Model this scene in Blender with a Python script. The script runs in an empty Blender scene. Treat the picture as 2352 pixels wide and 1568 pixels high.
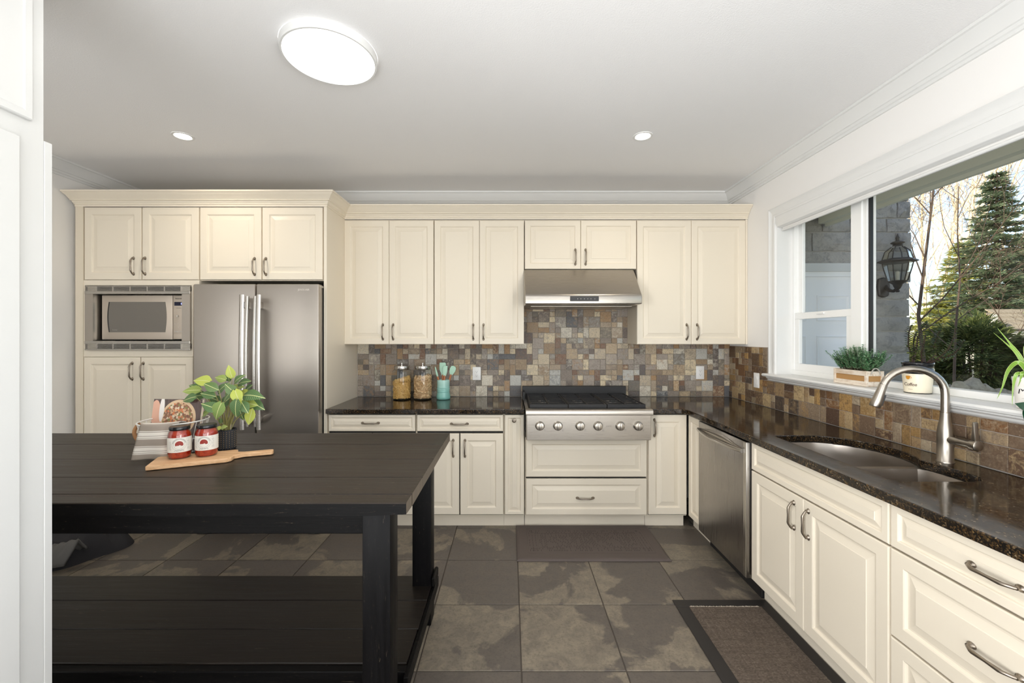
import bpy, bmesh, math, random
from mathutils import Vector, Matrix, noise
from mathutils.geometry import tessellate_polygon

R = random.Random(11)
sc = bpy.context.scene
C = sc.collection
PI = math.pi
rad = math.radians

# ------------------------------------------------------------------ camera
F, CX, CY, H = 972.0, 1172.0, 772.0, 1.457
cam = bpy.data.cameras.new('camera')
cam.sensor_width = 36.0
cam.lens = 36.0 * F / 2352.0
cam.shift_x = (1176.0 - CX) / 2352.0
cam.shift_y = -(784.0 - CY) / 2352.0
cam.clip_start = 0.05
camo = bpy.data.objects.new('camera', cam)
C.objects.link(camo)
camo.location = (0, 0, H)
camo.rotation_euler = (rad(90), 0, 0)
sc.camera = camo

# ------------------------------------------------------------------ world, sun, window light, added fill lamps, exposure
w = bpy.data.worlds.new('world')
sc.world = w
w.use_nodes = True
nt = w.node_tree
bg = nt.nodes['Background']
sky = nt.nodes.new('ShaderNodeTexSky')
sky.sky_type = 'NISHITA'
sky.sun_disc = False
sky.sun_elevation = rad(24)
sky.sun_rotation = rad(250)
sky.air_density = 1.0
sky.dust_density = 0.6
sky.ozone_density = 2.0
hs = nt.nodes.new('ShaderNodeHueSaturation'); hs.inputs['Saturation'].default_value = 0.8
nt.links.new(sky.outputs[0], hs.inputs['Color']); nt.links.new(hs.outputs[0], bg.inputs[0])
bg.inputs[1].default_value = 0.30

def lamp(name, kind, loc, energy, color=(1, 1, 1), rot=(0, 0, 0), size=1, size_y=None, spread=None):
    d = bpy.data.lights.new(name, kind)
    d.energy = energy
    d.color = color
    if kind == 'AREA':
        d.shape = 'RECTANGLE' if size_y else 'DISK'
        d.size = size
        if size_y:
            d.size_y = size_y
        if spread:
            d.spread = spread
    o = bpy.data.objects.new(name, d)
    C.objects.link(o)
    o.location = loc
    o.rotation_euler = rot
    return o

sun = lamp('sun', 'SUN', (0, 0, 20), 9.0, (1.0, 0.88, 0.66))
sun.rotation_euler = Vector((0.88, 0.26, -0.40)).to_track_quat('-Z', 'Y').to_euler()
sun.data.angle = rad(0.6)
# daylight coming in through the glazed front of the open-plan room behind the camera
lamp('front_window_daylight', 'AREA', (-0.2, -3.0, 1.15), 52, (0.96, 0.98, 1.0), (rad(90), 0, 0), 3.4, 1.4)
lamp('left_fill', 'AREA', (-3.27, -2.0, 1.25), 54, (0.97, 0.985, 1.0), (rad(88), 0, rad(-54)), 1.7, 1.7, rad(66))  # added fill lamp, brightens the right-hand base run and window wall
lamp('garden_door_added_fill', 'AREA', (1.94, -1.5, 1.15), 78, (0.95, 0.98, 1.0), (rad(90), 0, rad(90)), 1.9, 2.0)  # added fill lamp, brightens the left wall and tall cabinets
# added uplight sheet behind the camera, evens out the ceiling light
lamp('ceiling_fill', 'AREA', (-0.7, -1.3, 0.45), 222, (0.95, 0.975, 1.0), (rad(180), 0, 0), 4.4, 2.4)

sc.view_settings.view_transform = 'Standard'
sc.view_settings.look = 'None'
sc.view_settings.gamma = 1
sc.view_settings.use_curve_mapping = False
sc.view_settings.exposure = -0.2
sc.cycles.use_denoising = True
sc.cycles.max_bounces = 10
sc.cycles.diffuse_bounces = 6
sc.cycles.glossy_bounces = 5
sc.cycles.transparent_max_bounces = 16
sc.cycles.caustics_reflective = False
sc.cycles.caustics_refractive = False
sc.cycles.sample_clamp_indirect = 6.0

# ------------------------------------------------------------------ design helpers: image measure -> metres on a real plane
def wx(px, Y): return (px - CX) * Y / F
def wz(py, Y): return H - (py - CY) * Y / F
def yx(px, X): return X * F / (px - CX)       # depth on a wall of constant X

# ------------------------------------------------------------------ materials
def L(c):
    """sRGB 0-255 -> linear"""
    return tuple(((v / 255 + 0.055) / 1.055) ** 2.4 if v / 255 > 0.04045 else v / 255 / 12.92 for v in c)

def mat(name, col, rough=0.5, metal=0.0, spec=0.5, coat=0.0, emit=0.0, aniso=0.0, sub=0.0):
    m = bpy.data.materials.new(name)
    m.use_nodes = True
    b = m.node_tree.nodes['Principled BSDF']
    b.inputs['Base Color'].default_value = (*col, 1)
    b.inputs['Roughness'].default_value = rough
    b.inputs['Metallic'].default_value = metal
    b.inputs['Specular IOR Level'].default_value = spec
    b.inputs['Coat Weight'].default_value = coat
    b.inputs['Anisotropic'].default_value = aniso
    if emit:
        b.inputs['Emission Color'].default_value = (*col, 1)
        b.inputs['Emission Strength'].default_value = emit
    return m

class N:
    """tiny node helper"""
    def __init__(s, m):
        s.t = m.node_tree; s.n = s.t.nodes; s.b = s.n['Principled BSDF']
    def new(s, kind, **kw):
        n = s.n.new('ShaderNode' + kind)
        for k, v in kw.items(): setattr(n, k, v)
        return n
    def link(s, a, b): s.t.links.new(a, b)
    def coord(s, out='Object', scale=(1, 1, 1), rot=(0, 0, 0), loc=(0, 0, 0)):
        c = s.new('TexCoord'); m = s.new('Mapping')
        m.inputs['Scale'].default_value = scale; m.inputs['Rotation'].default_value = rot
        m.inputs['Location'].default_value = loc
        s.link(c.outputs[out], m.inputs[0]); return m.outputs[0]
    def noise(s, vec, scale, detail=4, rough=0.55, dist=0.0):
        n = s.new('TexNoise'); n.inputs['Scale'].default_value = scale
        n.inputs['Detail'].default_value = detail; n.inputs['Roughness'].default_value = rough
        n.inputs['Distortion'].default_value = dist
        if vec is not None: s.link(vec, n.inputs['Vector'])
        return n.outputs[0]
    def voro(s, vec, scale, feature='F1'):
        n = s.new('TexVoronoi', feature=feature); n.inputs['Scale'].default_value = scale
        if vec is not None: s.link(vec, n.inputs['Vector'])
        return n
    def ramp(s, fac, stops, interp='LINEAR'):
        r = s.new('ValToRGB'); r.color_ramp.interpolation = interp
        e = r.color_ramp.elements
        while len(e) < len(stops): e.new(0.5)
        for i, (p, c) in enumerate(stops):
            e[i].position = p; e[i].color = (*c, 1) if len(c) == 3 else c
        s.link(fac, r.inputs[0]); return r.outputs[0]
    def mix(s, fac, a, b, mode='MIX'):
        m = s.new('Mix', data_type='RGBA', blend_type=mode)
        for val, sock in ((fac, m.inputs[0]), (a, m.inputs[6]), (b, m.inputs[7])):
            if hasattr(val, 'is_output') : s.link(val, sock)
            elif isinstance(val, tuple): sock.default_value = (*val, 1)
            else: sock.default_value = val
        return m.outputs[2]
    def math(s, op, a, b=None):
        m = s.new('Math', operation=op)
        for val, sock in ((a, m.inputs[0]), (b, m.inputs[1])):
            if val is None: continue
            if hasattr(val, 'is_output'): s.link(val, sock)
            else: sock.default_value = val
        return m.outputs[0]
    def color(s, sock): s.link(sock, s.b.inputs['Base Color'])
    def rough(s, sock): s.link(sock, s.b.inputs['Roughness'])
    def bump(s, h, strength=0.3, dist=0.002):
        b = s.new('Bump'); b.inputs['Strength'].default_value = strength; b.inputs['Distance'].default_value = dist
        s.link(h, b.inputs['Height']); s.link(b.outputs[0], s.b.inputs['Normal'])

M = {}
M['wall'] = mat('wall_paint', L((238, 236, 233)), 0.6, spec=0.3)
M['ceiling'] = mat('ceiling_paint', L((238, 237, 236)), 0.75, spec=0.2)
n = N(M['ceiling']); n.bump(n.noise(n.coord(), 170, 3), 0.35, 0.0025)
M['white'] = mat('white_gloss_paint', L((226, 226, 224)), 0.35)
M['pantry'] = mat('pantry_white_paint', L((208, 208, 206)), 0.4)
M['vinyl'] = mat('white_vinyl', L((240, 240, 238)), 0.3)
M['cream'] = mat('cream_lacquer', L((228, 218, 200)), 0.36, spec=0.4)
M['cream_in'] = mat('cream_carcass', L((222, 211, 192)), 0.5, spec=0.3)
M['gap'] = mat('dark_gap', (0.012, 0.011, 0.010), 0.8)
M['pewter'] = mat('pewter', L((150, 140, 128)), 0.34, metal=1.0)

def steel(name, col, rough, stretch, aniso=0.5):
    m = mat(name, col, rough, metal=1.0, aniso=aniso)
    n = N(m); v = n.coord('Object', stretch)
    f = n.noise(v, 1.0, 3, 0.6)
    n.rough(n.ramp(f, [(0.3, (rough * 0.85,) * 3), (0.7, (rough * 1.25,) * 3)]))
    n.bump(f, 0.05, 0.0006)
    return m
M['steel_h'] = steel('brushed_steel_horizontal', L((176, 170, 162)), 0.30, (6, 300, 900))
M['steel_v'] = steel('brushed_steel_vertical', L((182, 175, 167)), 0.36, (700, 300, 5))
M['steel_dw'] = steel('brushed_steel_dishwasher', L((168, 163, 157)), 0.30, (300, 700, 5))
M['steel_s'] = mat('satin_steel', L((190, 186, 180)), 0.27, metal=1.0)
M['sink_steel'] = mat('sink_steel', L((172, 164, 155)), 0.36, metal=1.0)
M['nickel'] = mat('brushed_nickel', L((172, 165, 155)), 0.28, metal=1.0)
M['chrome'] = mat('bright_chrome', L((225, 223, 220)), 0.12, metal=1.0)
M['microwave_face'] = mat('microwave_champagne', L((196, 184, 170)), 0.4, metal=0.55)
M['smoked'] = mat('smoked_door_glass', L((112, 107, 100)), 0.14, spec=0.5)
M['black_plastic'] = mat('black_plastic', (0.012, 0.012, 0.013), 0.35)
M['iron'] = mat('cast_iron', L((28, 28, 30)), 0.5, spec=0.4)
M['enamel'] = mat('black_backguard', (0.006, 0.006, 0.007), 0.4)
M['screen'] = mat('display_glass', L((18, 20, 48)), 0.1)
M['screen_text'] = mat('display_glow', (0.45, 0.5, 0.9), 0.3, emit=0.8)
M['dark_print'] = mat('dark_print', (0.03, 0.028, 0.026), 0.5)
M['grey_print'] = mat('grey_print', (0.18, 0.17, 0.16), 0.5)
M['light_print'] = mat('light_print', L((206, 200, 192)), 0.3, metal=0.6)
M['outlet'] = mat('white_outlet_plastic', L((240, 239, 236)), 0.32)
M['lamp_white'] = mat('lamp_diffuser', (1.0, 0.985, 0.96), 0.5, emit=6.5)
M['lamp_warm'] = mat('downlight_lens', (1.0, 0.95, 0.88), 0.5, emit=22)

# window / jar glass: see-through with a fresnel reflection
def glass(name, tint, reflect=1.45):
    m = bpy.data.materials.new(name); m.use_nodes = True
    t = m.node_tree; t.nodes.remove(t.nodes['Principled BSDF'])
    out = t.nodes['Material Output']
    lw = t.nodes.new('ShaderNodeLayerWeight'); lw.inputs[0].default_value = 0.5
    pw = t.nodes.new('ShaderNodeMath'); pw.operation = 'POWER'; pw.inputs[1].default_value = 4.0
    fr = t.nodes.new('ShaderNodeMath'); fr.operation = 'MULTIPLY_ADD'
    fr.inputs[1].default_value = 0.55 * (reflect - 1) / 0.45; fr.inputs[2].default_value = 0.05 * (reflect - 1) / 0.45
    t.links.new(lw.outputs['Facing'], pw.inputs[0]); t.links.new(pw.outputs[0], fr.inputs[0])
    tr = t.nodes.new('ShaderNodeBsdfTransparent'); tr.inputs[0].default_value = (*tint, 1)
    gl = t.nodes.new('ShaderNodeBsdfGlossy'); gl.inputs['Roughness'].default_value = 0.02
    mx = t.nodes.new('ShaderNodeMixShader')
    t.links.new(fr.outputs[0], mx.inputs[0]); t.links.new(tr.outputs[0], mx.inputs[1])
    t.links.new(gl.outputs[0], mx.inputs[2]); t.links.new(mx.outputs[0], out.inputs[0])
    return m
M['pane'] = glass('window_glass', (0.985, 0.99, 0.99), 1.12)
M['jar_glass'] = glass('jar_glass', (0.93, 0.945, 0.94), 1.45)
M['lantern_glass'] = glass('lantern_glass', (0.82, 0.82, 0.78), 1.45)

# black distressed timber
def timber(name, base, hi, rough=0.34, axis='x'):
    m = mat(name, base, rough, spec=0.30 if 'top' in name or 'shelf' in name else 0.13)
    n = N(m)
    s1 = (1.2, 26, 26) if axis == 'x' else ((26, 1.2, 26) if axis == 'y' else (26, 26, 1.2))
    oi = n.new('ObjectInfo')
    v = n.coord('Object', s1)
    add = n.new('VectorMath', operation='ADD'); n.link(v, add.inputs[0]); n.link(oi.outputs['Random'], add.inputs[1])
    g = n.noise(add.outputs[0], 2.2, 6, 0.65, 0.6)
    col = n.ramp(g, [(0.25, tuple(c * 0.55 for c in base)), (0.55, base), (0.8, hi)])
    sp = n.noise(n.coord('Object', tuple(3 if q < 5 else 30 for q in s1)), 6.0, 8, 0.75, 1.5)
    wear = n.ramp(sp, [(0.62, (0, 0, 0)), (0.66, (1, 1, 1))])
    col = n.mix(n.math('MULTIPLY', wear, 0.45 if 'top' in name or 'end' in name else 0.16), col, L((176, 158, 132)))
    n.color(col)
    n.rough(n.ramp(g, [(0.2, (rough * 0.8,) * 3), (0.8, (rough * 1.35,) * 3)]))
    n.bump(g, 0.35, 0.002)
    return m
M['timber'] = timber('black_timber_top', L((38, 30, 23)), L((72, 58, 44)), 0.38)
M['timber_end'] = timber('worn_end_grain', L((104, 94, 82)), L((130, 118, 104)), 0.5, 'z')  # plank ends lightened: light caught there is painted into this colour
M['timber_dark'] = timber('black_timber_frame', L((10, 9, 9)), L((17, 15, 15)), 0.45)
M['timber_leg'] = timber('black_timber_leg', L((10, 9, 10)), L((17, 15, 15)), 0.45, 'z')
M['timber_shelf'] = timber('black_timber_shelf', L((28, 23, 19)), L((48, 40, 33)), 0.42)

# polished granite
m = M['granite'] = mat('dark_granite', (0.02, 0.016, 0.012), 0.07, spec=0.5)
n = N(m); v = n.coord('Object')
a = n.voro(v, 240); b = n.noise(v, 40, 6, 0.7)
col = n.ramp(a.outputs['Color'], [(0.0, (0.004, 0.004, 0.004)), (0.40, (0.012, 0.010, 0.008)), (0.55, L((80, 60, 36))),
                                  (0.78, (0.006, 0.006, 0.006)), (0.86, L((112, 90, 58))), (1.0, L((124, 116, 102)))])
col = n.mix(n.ramp(b, [(0.36, (0, 0, 0)), (0.56, (1, 1, 1))]), (0.008, 0.0065, 0.0055), col)
n.color(col)
n.rough(n.ramp(n.noise(v, 30, 3), [(0.3, (0.06,) * 3), (0.7, (0.13,) * 3)]))

# slate mosaic
PAL_BACK = [(128, 116, 104), (150, 132, 110), (176, 160, 134), (96, 86, 80), (190, 182, 164), (140, 118, 92), (120, 88, 66),
            (92, 92, 94), (164, 142, 112), (168, 166, 158), (108, 96, 88), (154, 120, 82), (138, 128, 118), (196, 178, 144),
            (112, 104, 92), (146, 134, 122)]
PAL_RIGHT_LIT = [(146, 120, 86), (160, 136, 100), (112, 78, 48), (84, 62, 48), (176, 152, 112), (138, 108, 66), (96, 72, 50), (78, 58, 46),  # same slate as the back wall, warmer light painted into the tones
             (70, 60, 54), (150, 132, 104), (104, 84, 66), (164, 128, 76), (130, 112, 92), (92, 70, 54), (156, 140, 116)]
PAL_BACK = [tuple(min(235, (q * .8 + .2 * sum(c) / 3) * 1.16) for q in c) for c in PAL_BACK]
PAL_RIGHT_LIT = [tuple(min(235, 1.06 * (.92 * q + .08 * sum(c) / 3)) for q in c) for c in PAL_RIGHT_LIT]
def slate(name, pal, island=False, seed=0):
    m = mat(name, (0.2, 0.17, 0.13), 0.5, spec=0.35)
    n = N(m)
    if island:
        rnd = n.new('NewGeometry').outputs['Random Per Island']
    else:
        rnd = n.new('ObjectInfo').outputs['Random']
    k = len(pal)
    base = n.ramp(rnd, [(i / k, L(c)) for i, c in enumerate(pal)], 'CONSTANT')
    g = n.new('NewGeometry')
    add = n.new('VectorMath', operation='ADD'); n.link(g.outputs['Position'], add.inputs[0])
    sc_ = n.math('MULTIPLY', rnd, 37.0); n.link(sc_, add.inputs[1])
    f = n.noise(add.outputs[0], 26, 6, 0.7, 1.2)
    f2 = n.noise(add.outputs[0], 110, 4, 0.7)
    second = n.ramp(n.math('FRACT', n.math('MULTIPLY', rnd, 7.3)), [(i / k, L(c)) for i, c in enumerate(pal[::-1])], 'CONSTANT')
    col = n.mix(n.ramp(f, [(0.46, (0, 0, 0)), (0.66, (0.75,) * 3)]), base, second)
    col = n.mix(n.ramp(f2, [(0.3, (0.55,) * 3), (0.5, (0,) * 3)]), col, L((74, 62, 52)))
    col = n.mix(n.ramp(f2, [(0.58, (0,) * 3), (0.75, (0.4,) * 3)]), col, L((214, 200, 172)))
    n.color(col)
    n.bump(n.math('ADD', f, n.math('MULTIPLY', f2, 0.4)), 0.6, 0.004)
    return m
M['slate_b'] = slate('slate_mosaic_back', PAL_BACK)
M['slate_b_stuff'] = slate('slate_mosaic_back_small', PAL_BACK, True)
M['slate_r'] = slate('slate_mosaic_right_lit', PAL_RIGHT_LIT)
M['grout'] = mat('mosaic_grout', L((166, 157, 147)), 0.85)

# floor slate
m = M['floor_tile'] = mat('floor_slate', (0.1, 0.09, 0.08), 0.42, spec=0.4)
n = N(m); oi = n.new('ObjectInfo')
g = n.new('NewGeometry'); add = n.new('VectorMath', operation='ADD'); n.link(g.outputs['Position'], add.inputs[0])
n.link(n.math('MULTIPLY', oi.outputs['Random'], 53.0), add.inputs[1])
f = n.noise(add.outputs[0], 2.1, 7, 0.55, 0.7)
f2 = n.noise(add.outputs[0], 14, 6, 0.7, 0.5)
f3 = n.noise(add.outputs[0], 90, 4, 0.7)
mask = n.ramp(f, [(0.495, (0, 0, 0)), (0.522, (1, 1, 1))])
dark = n.mix(n.ramp(f2, [(0.35, (0,) * 3), (0.7, (1,) * 3)]), L((88, 82, 77)), L((102, 94, 86)))
tan = n.mix(n.ramp(f2, [(0.35, (0,) * 3), (0.65, (1,) * 3)]), L((108, 100, 90)), L((136, 126, 110)))
col = n.mix(mask, dark, tan)
col = n.mix(n.ramp(f3, [(0.35, (0.35,) * 3), (0.5, (0,) * 3)]), col, L((66, 60, 54)))
n.color(col)
n.rough(n.ramp(f2, [(0.3, (0.36,) * 3), (0.7, (0.5,) * 3)]))
n.bump(n.math('ADD', f, n.math('MULTIPLY', f3, 0.15)), 0.4, 0.004)
M['floor_grout'] = mat('floor_grout', L((84, 76, 68)), 0.9)

# ------------------------------------------------------------------ geometry helpers
class MB:
    def __init__(s): s.v = []; s.f = []
    def add(s, vs, fs):
        o = len(s.v); s.v += [tuple(v) for v in vs]; s.f += [tuple(i + o for i in f) for f in fs]; return s
    def box(s, x0, x1, y0, y1, z0, z1):
        x0, x1 = min(x0, x1), max(x0, x1); y0, y1 = min(y0, y1), max(y0, y1); z0, z1 = min(z0, z1), max(z0, z1)
        return s.add([(x0, y0, z0), (x1, y0, z0), (x1, y1, z0), (x0, y1, z0), (x0, y0, z1), (x1, y0, z1), (x1, y1, z1), (x0, y1, z1)],
                     [(0, 3, 2, 1), (4, 5, 6, 7), (0, 1, 5, 4), (1, 2, 6, 5), (2, 3, 7, 6), (3, 0, 4, 7)])
    def lathe(s, prof, c=(0, 0, 0), n=32, axis='z', cap0=True, cap1=True, sx=1, sy=1):
        vs = []; fs = []
        k = len(prof)
        for i in range(n):
            a = 2 * PI * i / n; ca, sa = math.cos(a) * sx, math.sin(a) * sy
            for r, h in prof:
                p = (r * ca, r * sa, h)
                if axis == 'y': p = (r * ca, -h, r * sa)        # h runs toward -y (out of a frontal face)
                elif axis == 'x': p = (-h, -r * ca, r * sa)     # h runs toward -x
                vs.append((c[0] + p[0], c[1] + p[1], c[2] + p[2]))
        for i in range(n):
            j = (i + 1) % n
            for q in range(k - 1):
                fs.append((i * k + q, j * k + q, j * k + q + 1, i * k + q + 1))
        if cap0: fs.append(tuple(i * k for i in range(n))[::-1])
        if cap1: fs.append(tuple(i * k + k - 1 for i in range(n)))
        return s.add(vs, fs)
    def tube(s, pts, r, n=8, cap=True, closed=False):
        P = [Vector(p) for p in pts]; m_ = len(P)
        rs = r if isinstance(r, (list, tuple)) else [r] * m_
        vs = []; fs = []; up = None
        for i in range(m_):
            if closed: t = P[(i + 1) % m_] - P[i - 1]
            else: t = P[min(i + 1, m_ - 1)] - P[max(i - 1, 0)]
            t.normalize()
            if up is None:
                up = t.orthogonal().normalized()
            else:
                up = (up - t * up.dot(t))
                up = up.normalized() if up.length > 1e-6 else t.orthogonal().normalized()
            b = t.cross(up)
            for q in range(n):
                a = 2 * PI * q / n
                vs.append(P[i] + (up * math.cos(a) + b * math.sin(a)) * rs[i])
        for i in range(m_ if closed else m_ - 1):
            i2 = (i + 1) % m_
            for q in range(n):
                q2 = (q + 1) % n
                fs.append((i * n + q, i * n + q2, i2 * n + q2, i2 * n + q))
        if cap and not closed:
            fs.append(tuple(range(n))[::-1]); fs.append(tuple((m_ - 1) * n + q for q in range(n)))
        return s.add(vs, fs)
    def prism(s, poly, axis, a0, a1, holes=()):
        """extrude polygon (u,v) from a0 to a1. axis x: (u,v)=(y,z); y: (x,z); z: (x,y)"""
        def P(u, v, a): return {'x': (a, u, v), 'y': (u, a, v), 'z': (u, v, a)}[axis]
        loops = [list(poly)] + [list(h) for h in holes]
        flat = [p for l in loops for p in l]; k = len(flat)
        vs = [P(u, v, a0) for u, v in flat] + [P(u, v, a1) for u, v in flat]
        fs = []
        if holes:
            tri = tessellate_polygon([[Vector((u, v, 0)) for u, v in l] for l in loops])
            fs += [tuple(t) for t in tri] + [tuple(k + i for i in reversed(t)) for t in tri]
        else:
            fs += [tuple(range(k)), tuple(range(2 * k - 1, k - 1, -1))]
        o = 0
        for l in loops:
            q = len(l)
            for i in range(q):
                j = (i + 1) % q
                fs.append((o + i, k + o + i, k + o + j, o + j))
            o += q
        return s.add(vs, fs)
    def grid(s, fn, nu, nv):
        vs = [fn(i / nu, j / nv) for j in range(nv + 1) for i in range(nu + 1)]
        fs = [(j * (nu + 1) + i, j * (nu + 1) + i + 1, (j + 1) * (nu + 1) + i + 1, (j + 1) * (nu + 1) + i) for j in range(nv) for i in range(nu)]
        return s.add(vs, fs)
    def rings(s, x0, x1, z0, z1, rings, y=0):
        """nested rectangles seen from -y; rings = [(inset, depth)] depth toward -y"""
        vs = []; fs = []
        for d, h in rings:
            vs += [(x0 + d, y - h, z0 + d), (x1 - d, y - h, z0 + d), (x1 - d, y - h, z1 - d), (x0 + d, y - h, z1 - d)]
        for k in range(len(rings) - 1):
            for i in range(4):
                j = (i + 1) % 4
                fs.append((k * 4 + i, k * 4 + j, k * 4 + 4 + j, k * 4 + 4 + i))
        q = (len(rings) - 1) * 4
        fs.append((q, q + 1, q + 2, q + 3)); fs.append((3, 2, 1, 0))
        return s.add(vs, fs)
    def xf(s, mtx, start=0):
        for i in range(start, len(s.v)): s.v[i] = tuple(mtx @ Vector(s.v[i]))
        return s
    def mesh(s, name, bevel=0.0, seg=1, smooth=35, fix=True):
        me = bpy.data.meshes.new(name)
        me.from_pydata(s.v, [], s.f)
        if bevel or fix:
            bm = bmesh.new(); bm.from_mesh(me)
            if fix: bmesh.ops.recalc_face_normals(bm, faces=bm.faces)
            if bevel:
                ed = [e for e in bm.edges if len(e.link_faces) == 2 and e.calc_face_angle(0) > rad(25)]
                bmesh.ops.bevel(bm, geom=ed, offset=bevel, segments=seg, affect='EDGES', profile=0.5, clamp_overlap=True)
            bm.to_mesh(me); bm.free()
        if smooth:
            me.polygons.foreach_set('use_smooth', [True] * len(me.polygons))
            me.set_sharp_from_angle(angle=rad(smooth))
        me.update()
        return me

ROOTM = {}
def thing(name, label, cat, loc=(0, 0, 0), rotz=0.0, group=None, kind=None):
    o = bpy.data.objects.new(name, None)
    C.objects.link(o)
    o.empty_display_size = 0.05
    o.location = loc
    o.rotation_euler = (0, 0, rotz)
    return tag(o, label, cat, group, kind, Matrix.Translation(loc) @ Matrix.Rotation(rotz, 4, 'Z'))

def tag(o, label=None, cat=None, group=None, kind=None, mtx=None):
    if label: o['label'] = label
    if cat: o['category'] = cat
    if group: o['group'] = group
    if kind: o['kind'] = kind
    ROOTM[o.name] = mtx if mtx is not None else Matrix.Identity(4)
    return o

def link(name, me, m, parent=None, loc=None, rot=None):
    o = bpy.data.objects.new(name, me)
    if m is not None and not me.materials: me.materials.append(m)
    C.objects.link(o)
    if parent is not None:
        o.parent = parent
        ROOTM[o.name] = ROOTM[parent.name]
    else:
        ROOTM[o.name] = Matrix.Identity(4)
    if loc is not None: o.location = loc
    if rot is not None: o.rotation_euler = rot
    return o

def part(name, mb, m, parent, world=True, bevel=0.0, seg=1, smooth=35, label=None, kind=None):
    """mesh part; world=True: mb holds world coordinates, they are moved into the root's frame"""
    if world: mb.xf(ROOTM[parent.name].inverted())
    if bevel and smooth == 35: smooth = 20
    o = link(name, mb.mesh(name, bevel, seg, smooth), m, parent)
    if label: o['label'] = label
    if kind: o['kind'] = kind
    return o

def single(name, mb, m, label, cat, origin=(0, 0, 0), bevel=0.0, seg=1, smooth=35, group=None, kind=None):
    """a thing that is one mesh; world coords, origin moved to its base"""
    mb.xf(Matrix.Translation(origin).inverted())
    if bevel and smooth == 35: smooth = 20
    o = link(name, mb.mesh(name, bevel, seg, smooth), m, None, origin)
    tag(o, label, cat, group, kind, Matrix.Translation(origin))
    return o

def struct(name, mb, m, label=None, bevel=0.0, smooth=35):
    o = link(name, mb.mesh(name, bevel, 1, smooth), m)
    o['kind'] = 'structure'
    if label: o['label'] = label
    return o

def text(body, size, m, parent, loc, rot=(rad(90), 0, 0), name='lettering', spacing=1.0, align='CENTER', extrude=0.0003, shear=0.0, world=True, sx=1.0):
    cu = bpy.data.curves.new('t', 'FONT')
    cu.body = body; cu.size = size; cu.align_x = align; cu.align_y = 'CENTER'
    cu.extrude = extrude; cu.space_character = spacing; cu.shear = shear; cu.resolution_u = 3
    o = bpy.data.objects.new('t', cu); C.objects.link(o)
    dg = bpy.context.evaluated_depsgraph_get()
    me = bpy.data.meshes.new_from_object(o.evaluated_get(dg))
    bpy.data.objects.remove(o); bpy.data.curves.remove(cu)
    me.name = name; me.materials.clear()
    mt = Matrix.Translation(loc) @ Matrix.Rotation(rot[2], 4, 'Z') @ Matrix.Rotation(rot[0], 4, 'X') @ Matrix.Diagonal((sx, 1, 1, 1))
    if world: mt = ROOTM[parent.name].inverted() @ mt
    me.transform(mt)
    return link(name, me, m, parent)

def moulding(path, prof, z, m=None, end0=0.0, end1=0.0):
    """sweep profile [(out,up)] along plan polyline; 'out' is to the right of travel"""
    mb = MB(); P = [Vector((x, y)) for x, y in path]; k = len(prof); vs = []
    for i, p in enumerate(P):
        d0 = (P[i] - P[i - 1]).normalized() if i else (P[1] - P[0]).normalized()
        d1 = (P[i + 1] - P[i]).normalized() if i < len(P) - 1 else d0
        n0 = Vector((d0.y, -d0.x)); n1 = Vector((d1.y, -d1.x))
        mi = (n0 + n1); mi = mi / (1 + n0.dot(n1)) if (1 + n0.dot(n1)) > 1e-4 else n0
        sh = -end0 if i == 0 else (end1 if i == len(P) - 1 else 0)
        for o_, u in prof:
            q = p + mi * o_ + d1 * (sh * o_)
            vs.append((q.x, q.y, z + u))
    fs = []
    for i in range(len(P) - 1):
        for q in range(k):
            r_ = (q + 1) % k
            fs.append((i * k + q, (i + 1) * k + q, (i + 1) * k + r_, i * k + r_))
    fs.append(tuple(range(k))); fs.append(tuple((len(P) - 1) * k + q for q in range(k))[::-1])
    return mb.add(vs, fs)
# ================================================================== the setting
YW, XR, XL, YF, HC = 3.82, 1.978, -3.31, -3.1, 2.742      # back wall, right wall, left wall, front wall, ceiling
YU, YT, YB = 3.52, 3.18, 3.185                            # fronts of wall, tall and base cabinets
XB = 1.335                                                # front of the right-hand base run
WIN = (0.62, 3.14, 1.175, 2.352)                          # kitchen window opening: Y0 Y1 Z0 Z1

struct('floor', MB().box(XL - .15, XR + .18, YF - .15, YW + .12, -.12, -.004), M['floor_grout'], 'dark slate tiled kitchen floor')
struct('ceiling', MB().box(XL - .15, XR + .18, YF - .15, YW + .12, HC, HC + .12), M['ceiling'], 'off white fine textured ceiling')
wall_back = struct('wall_back', MB().box(XL - .12, XR + .18, YW, YW + .12, 0, HC), M['wall'], 'back wall with slate mosaic backsplash')
struct('wall_left', MB().box(XL - .12, XL, YF, YW, 0, HC), M['wall'], 'plain white wall beside the tall cabinets')
mb = MB()
mb.box(XR, XR + .18, YF, YW, 0, WIN[2] - .022); mb.box(XR, XR + .18, YF, YW, WIN[3], HC)
mb.box(XR, XR + .18, WIN[1], YW, WIN[2] - .022, WIN[3]); mb.box(XR, XR + .18, YF, WIN[0], WIN[2] - .022, WIN[3])
wall_right = struct('wall_right', mb, M['wall'], 'white wall with the wide window over the sink')
mb = MB()
mb.box(XL, -1.9, YF - .12, YF, 0, HC); mb.box(1.5, XR, YF - .12, YF, 0, HC)
mb.box(-1.9, 1.5, YF - .12, YF, 0, .45); mb.box(-1.9, 1.5, YF - .12, YF, 2.55, HC)
struct('wall_front', mb, M['wall'], 'wall behind the camera with a wide window')
mb = MB()
for x in (-1.9, -.8, .36, 1.44): mb.box(x, x + .06, YF - .1, YF - .04, .45, 2.55)
for z in (.45, 2.49): mb.box(-1.9, 1.5, YF - .1, YF - .04, z, z + .06)
struct('window_2', mb, M['vinyl'], 'wide window behind the camera')

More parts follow.
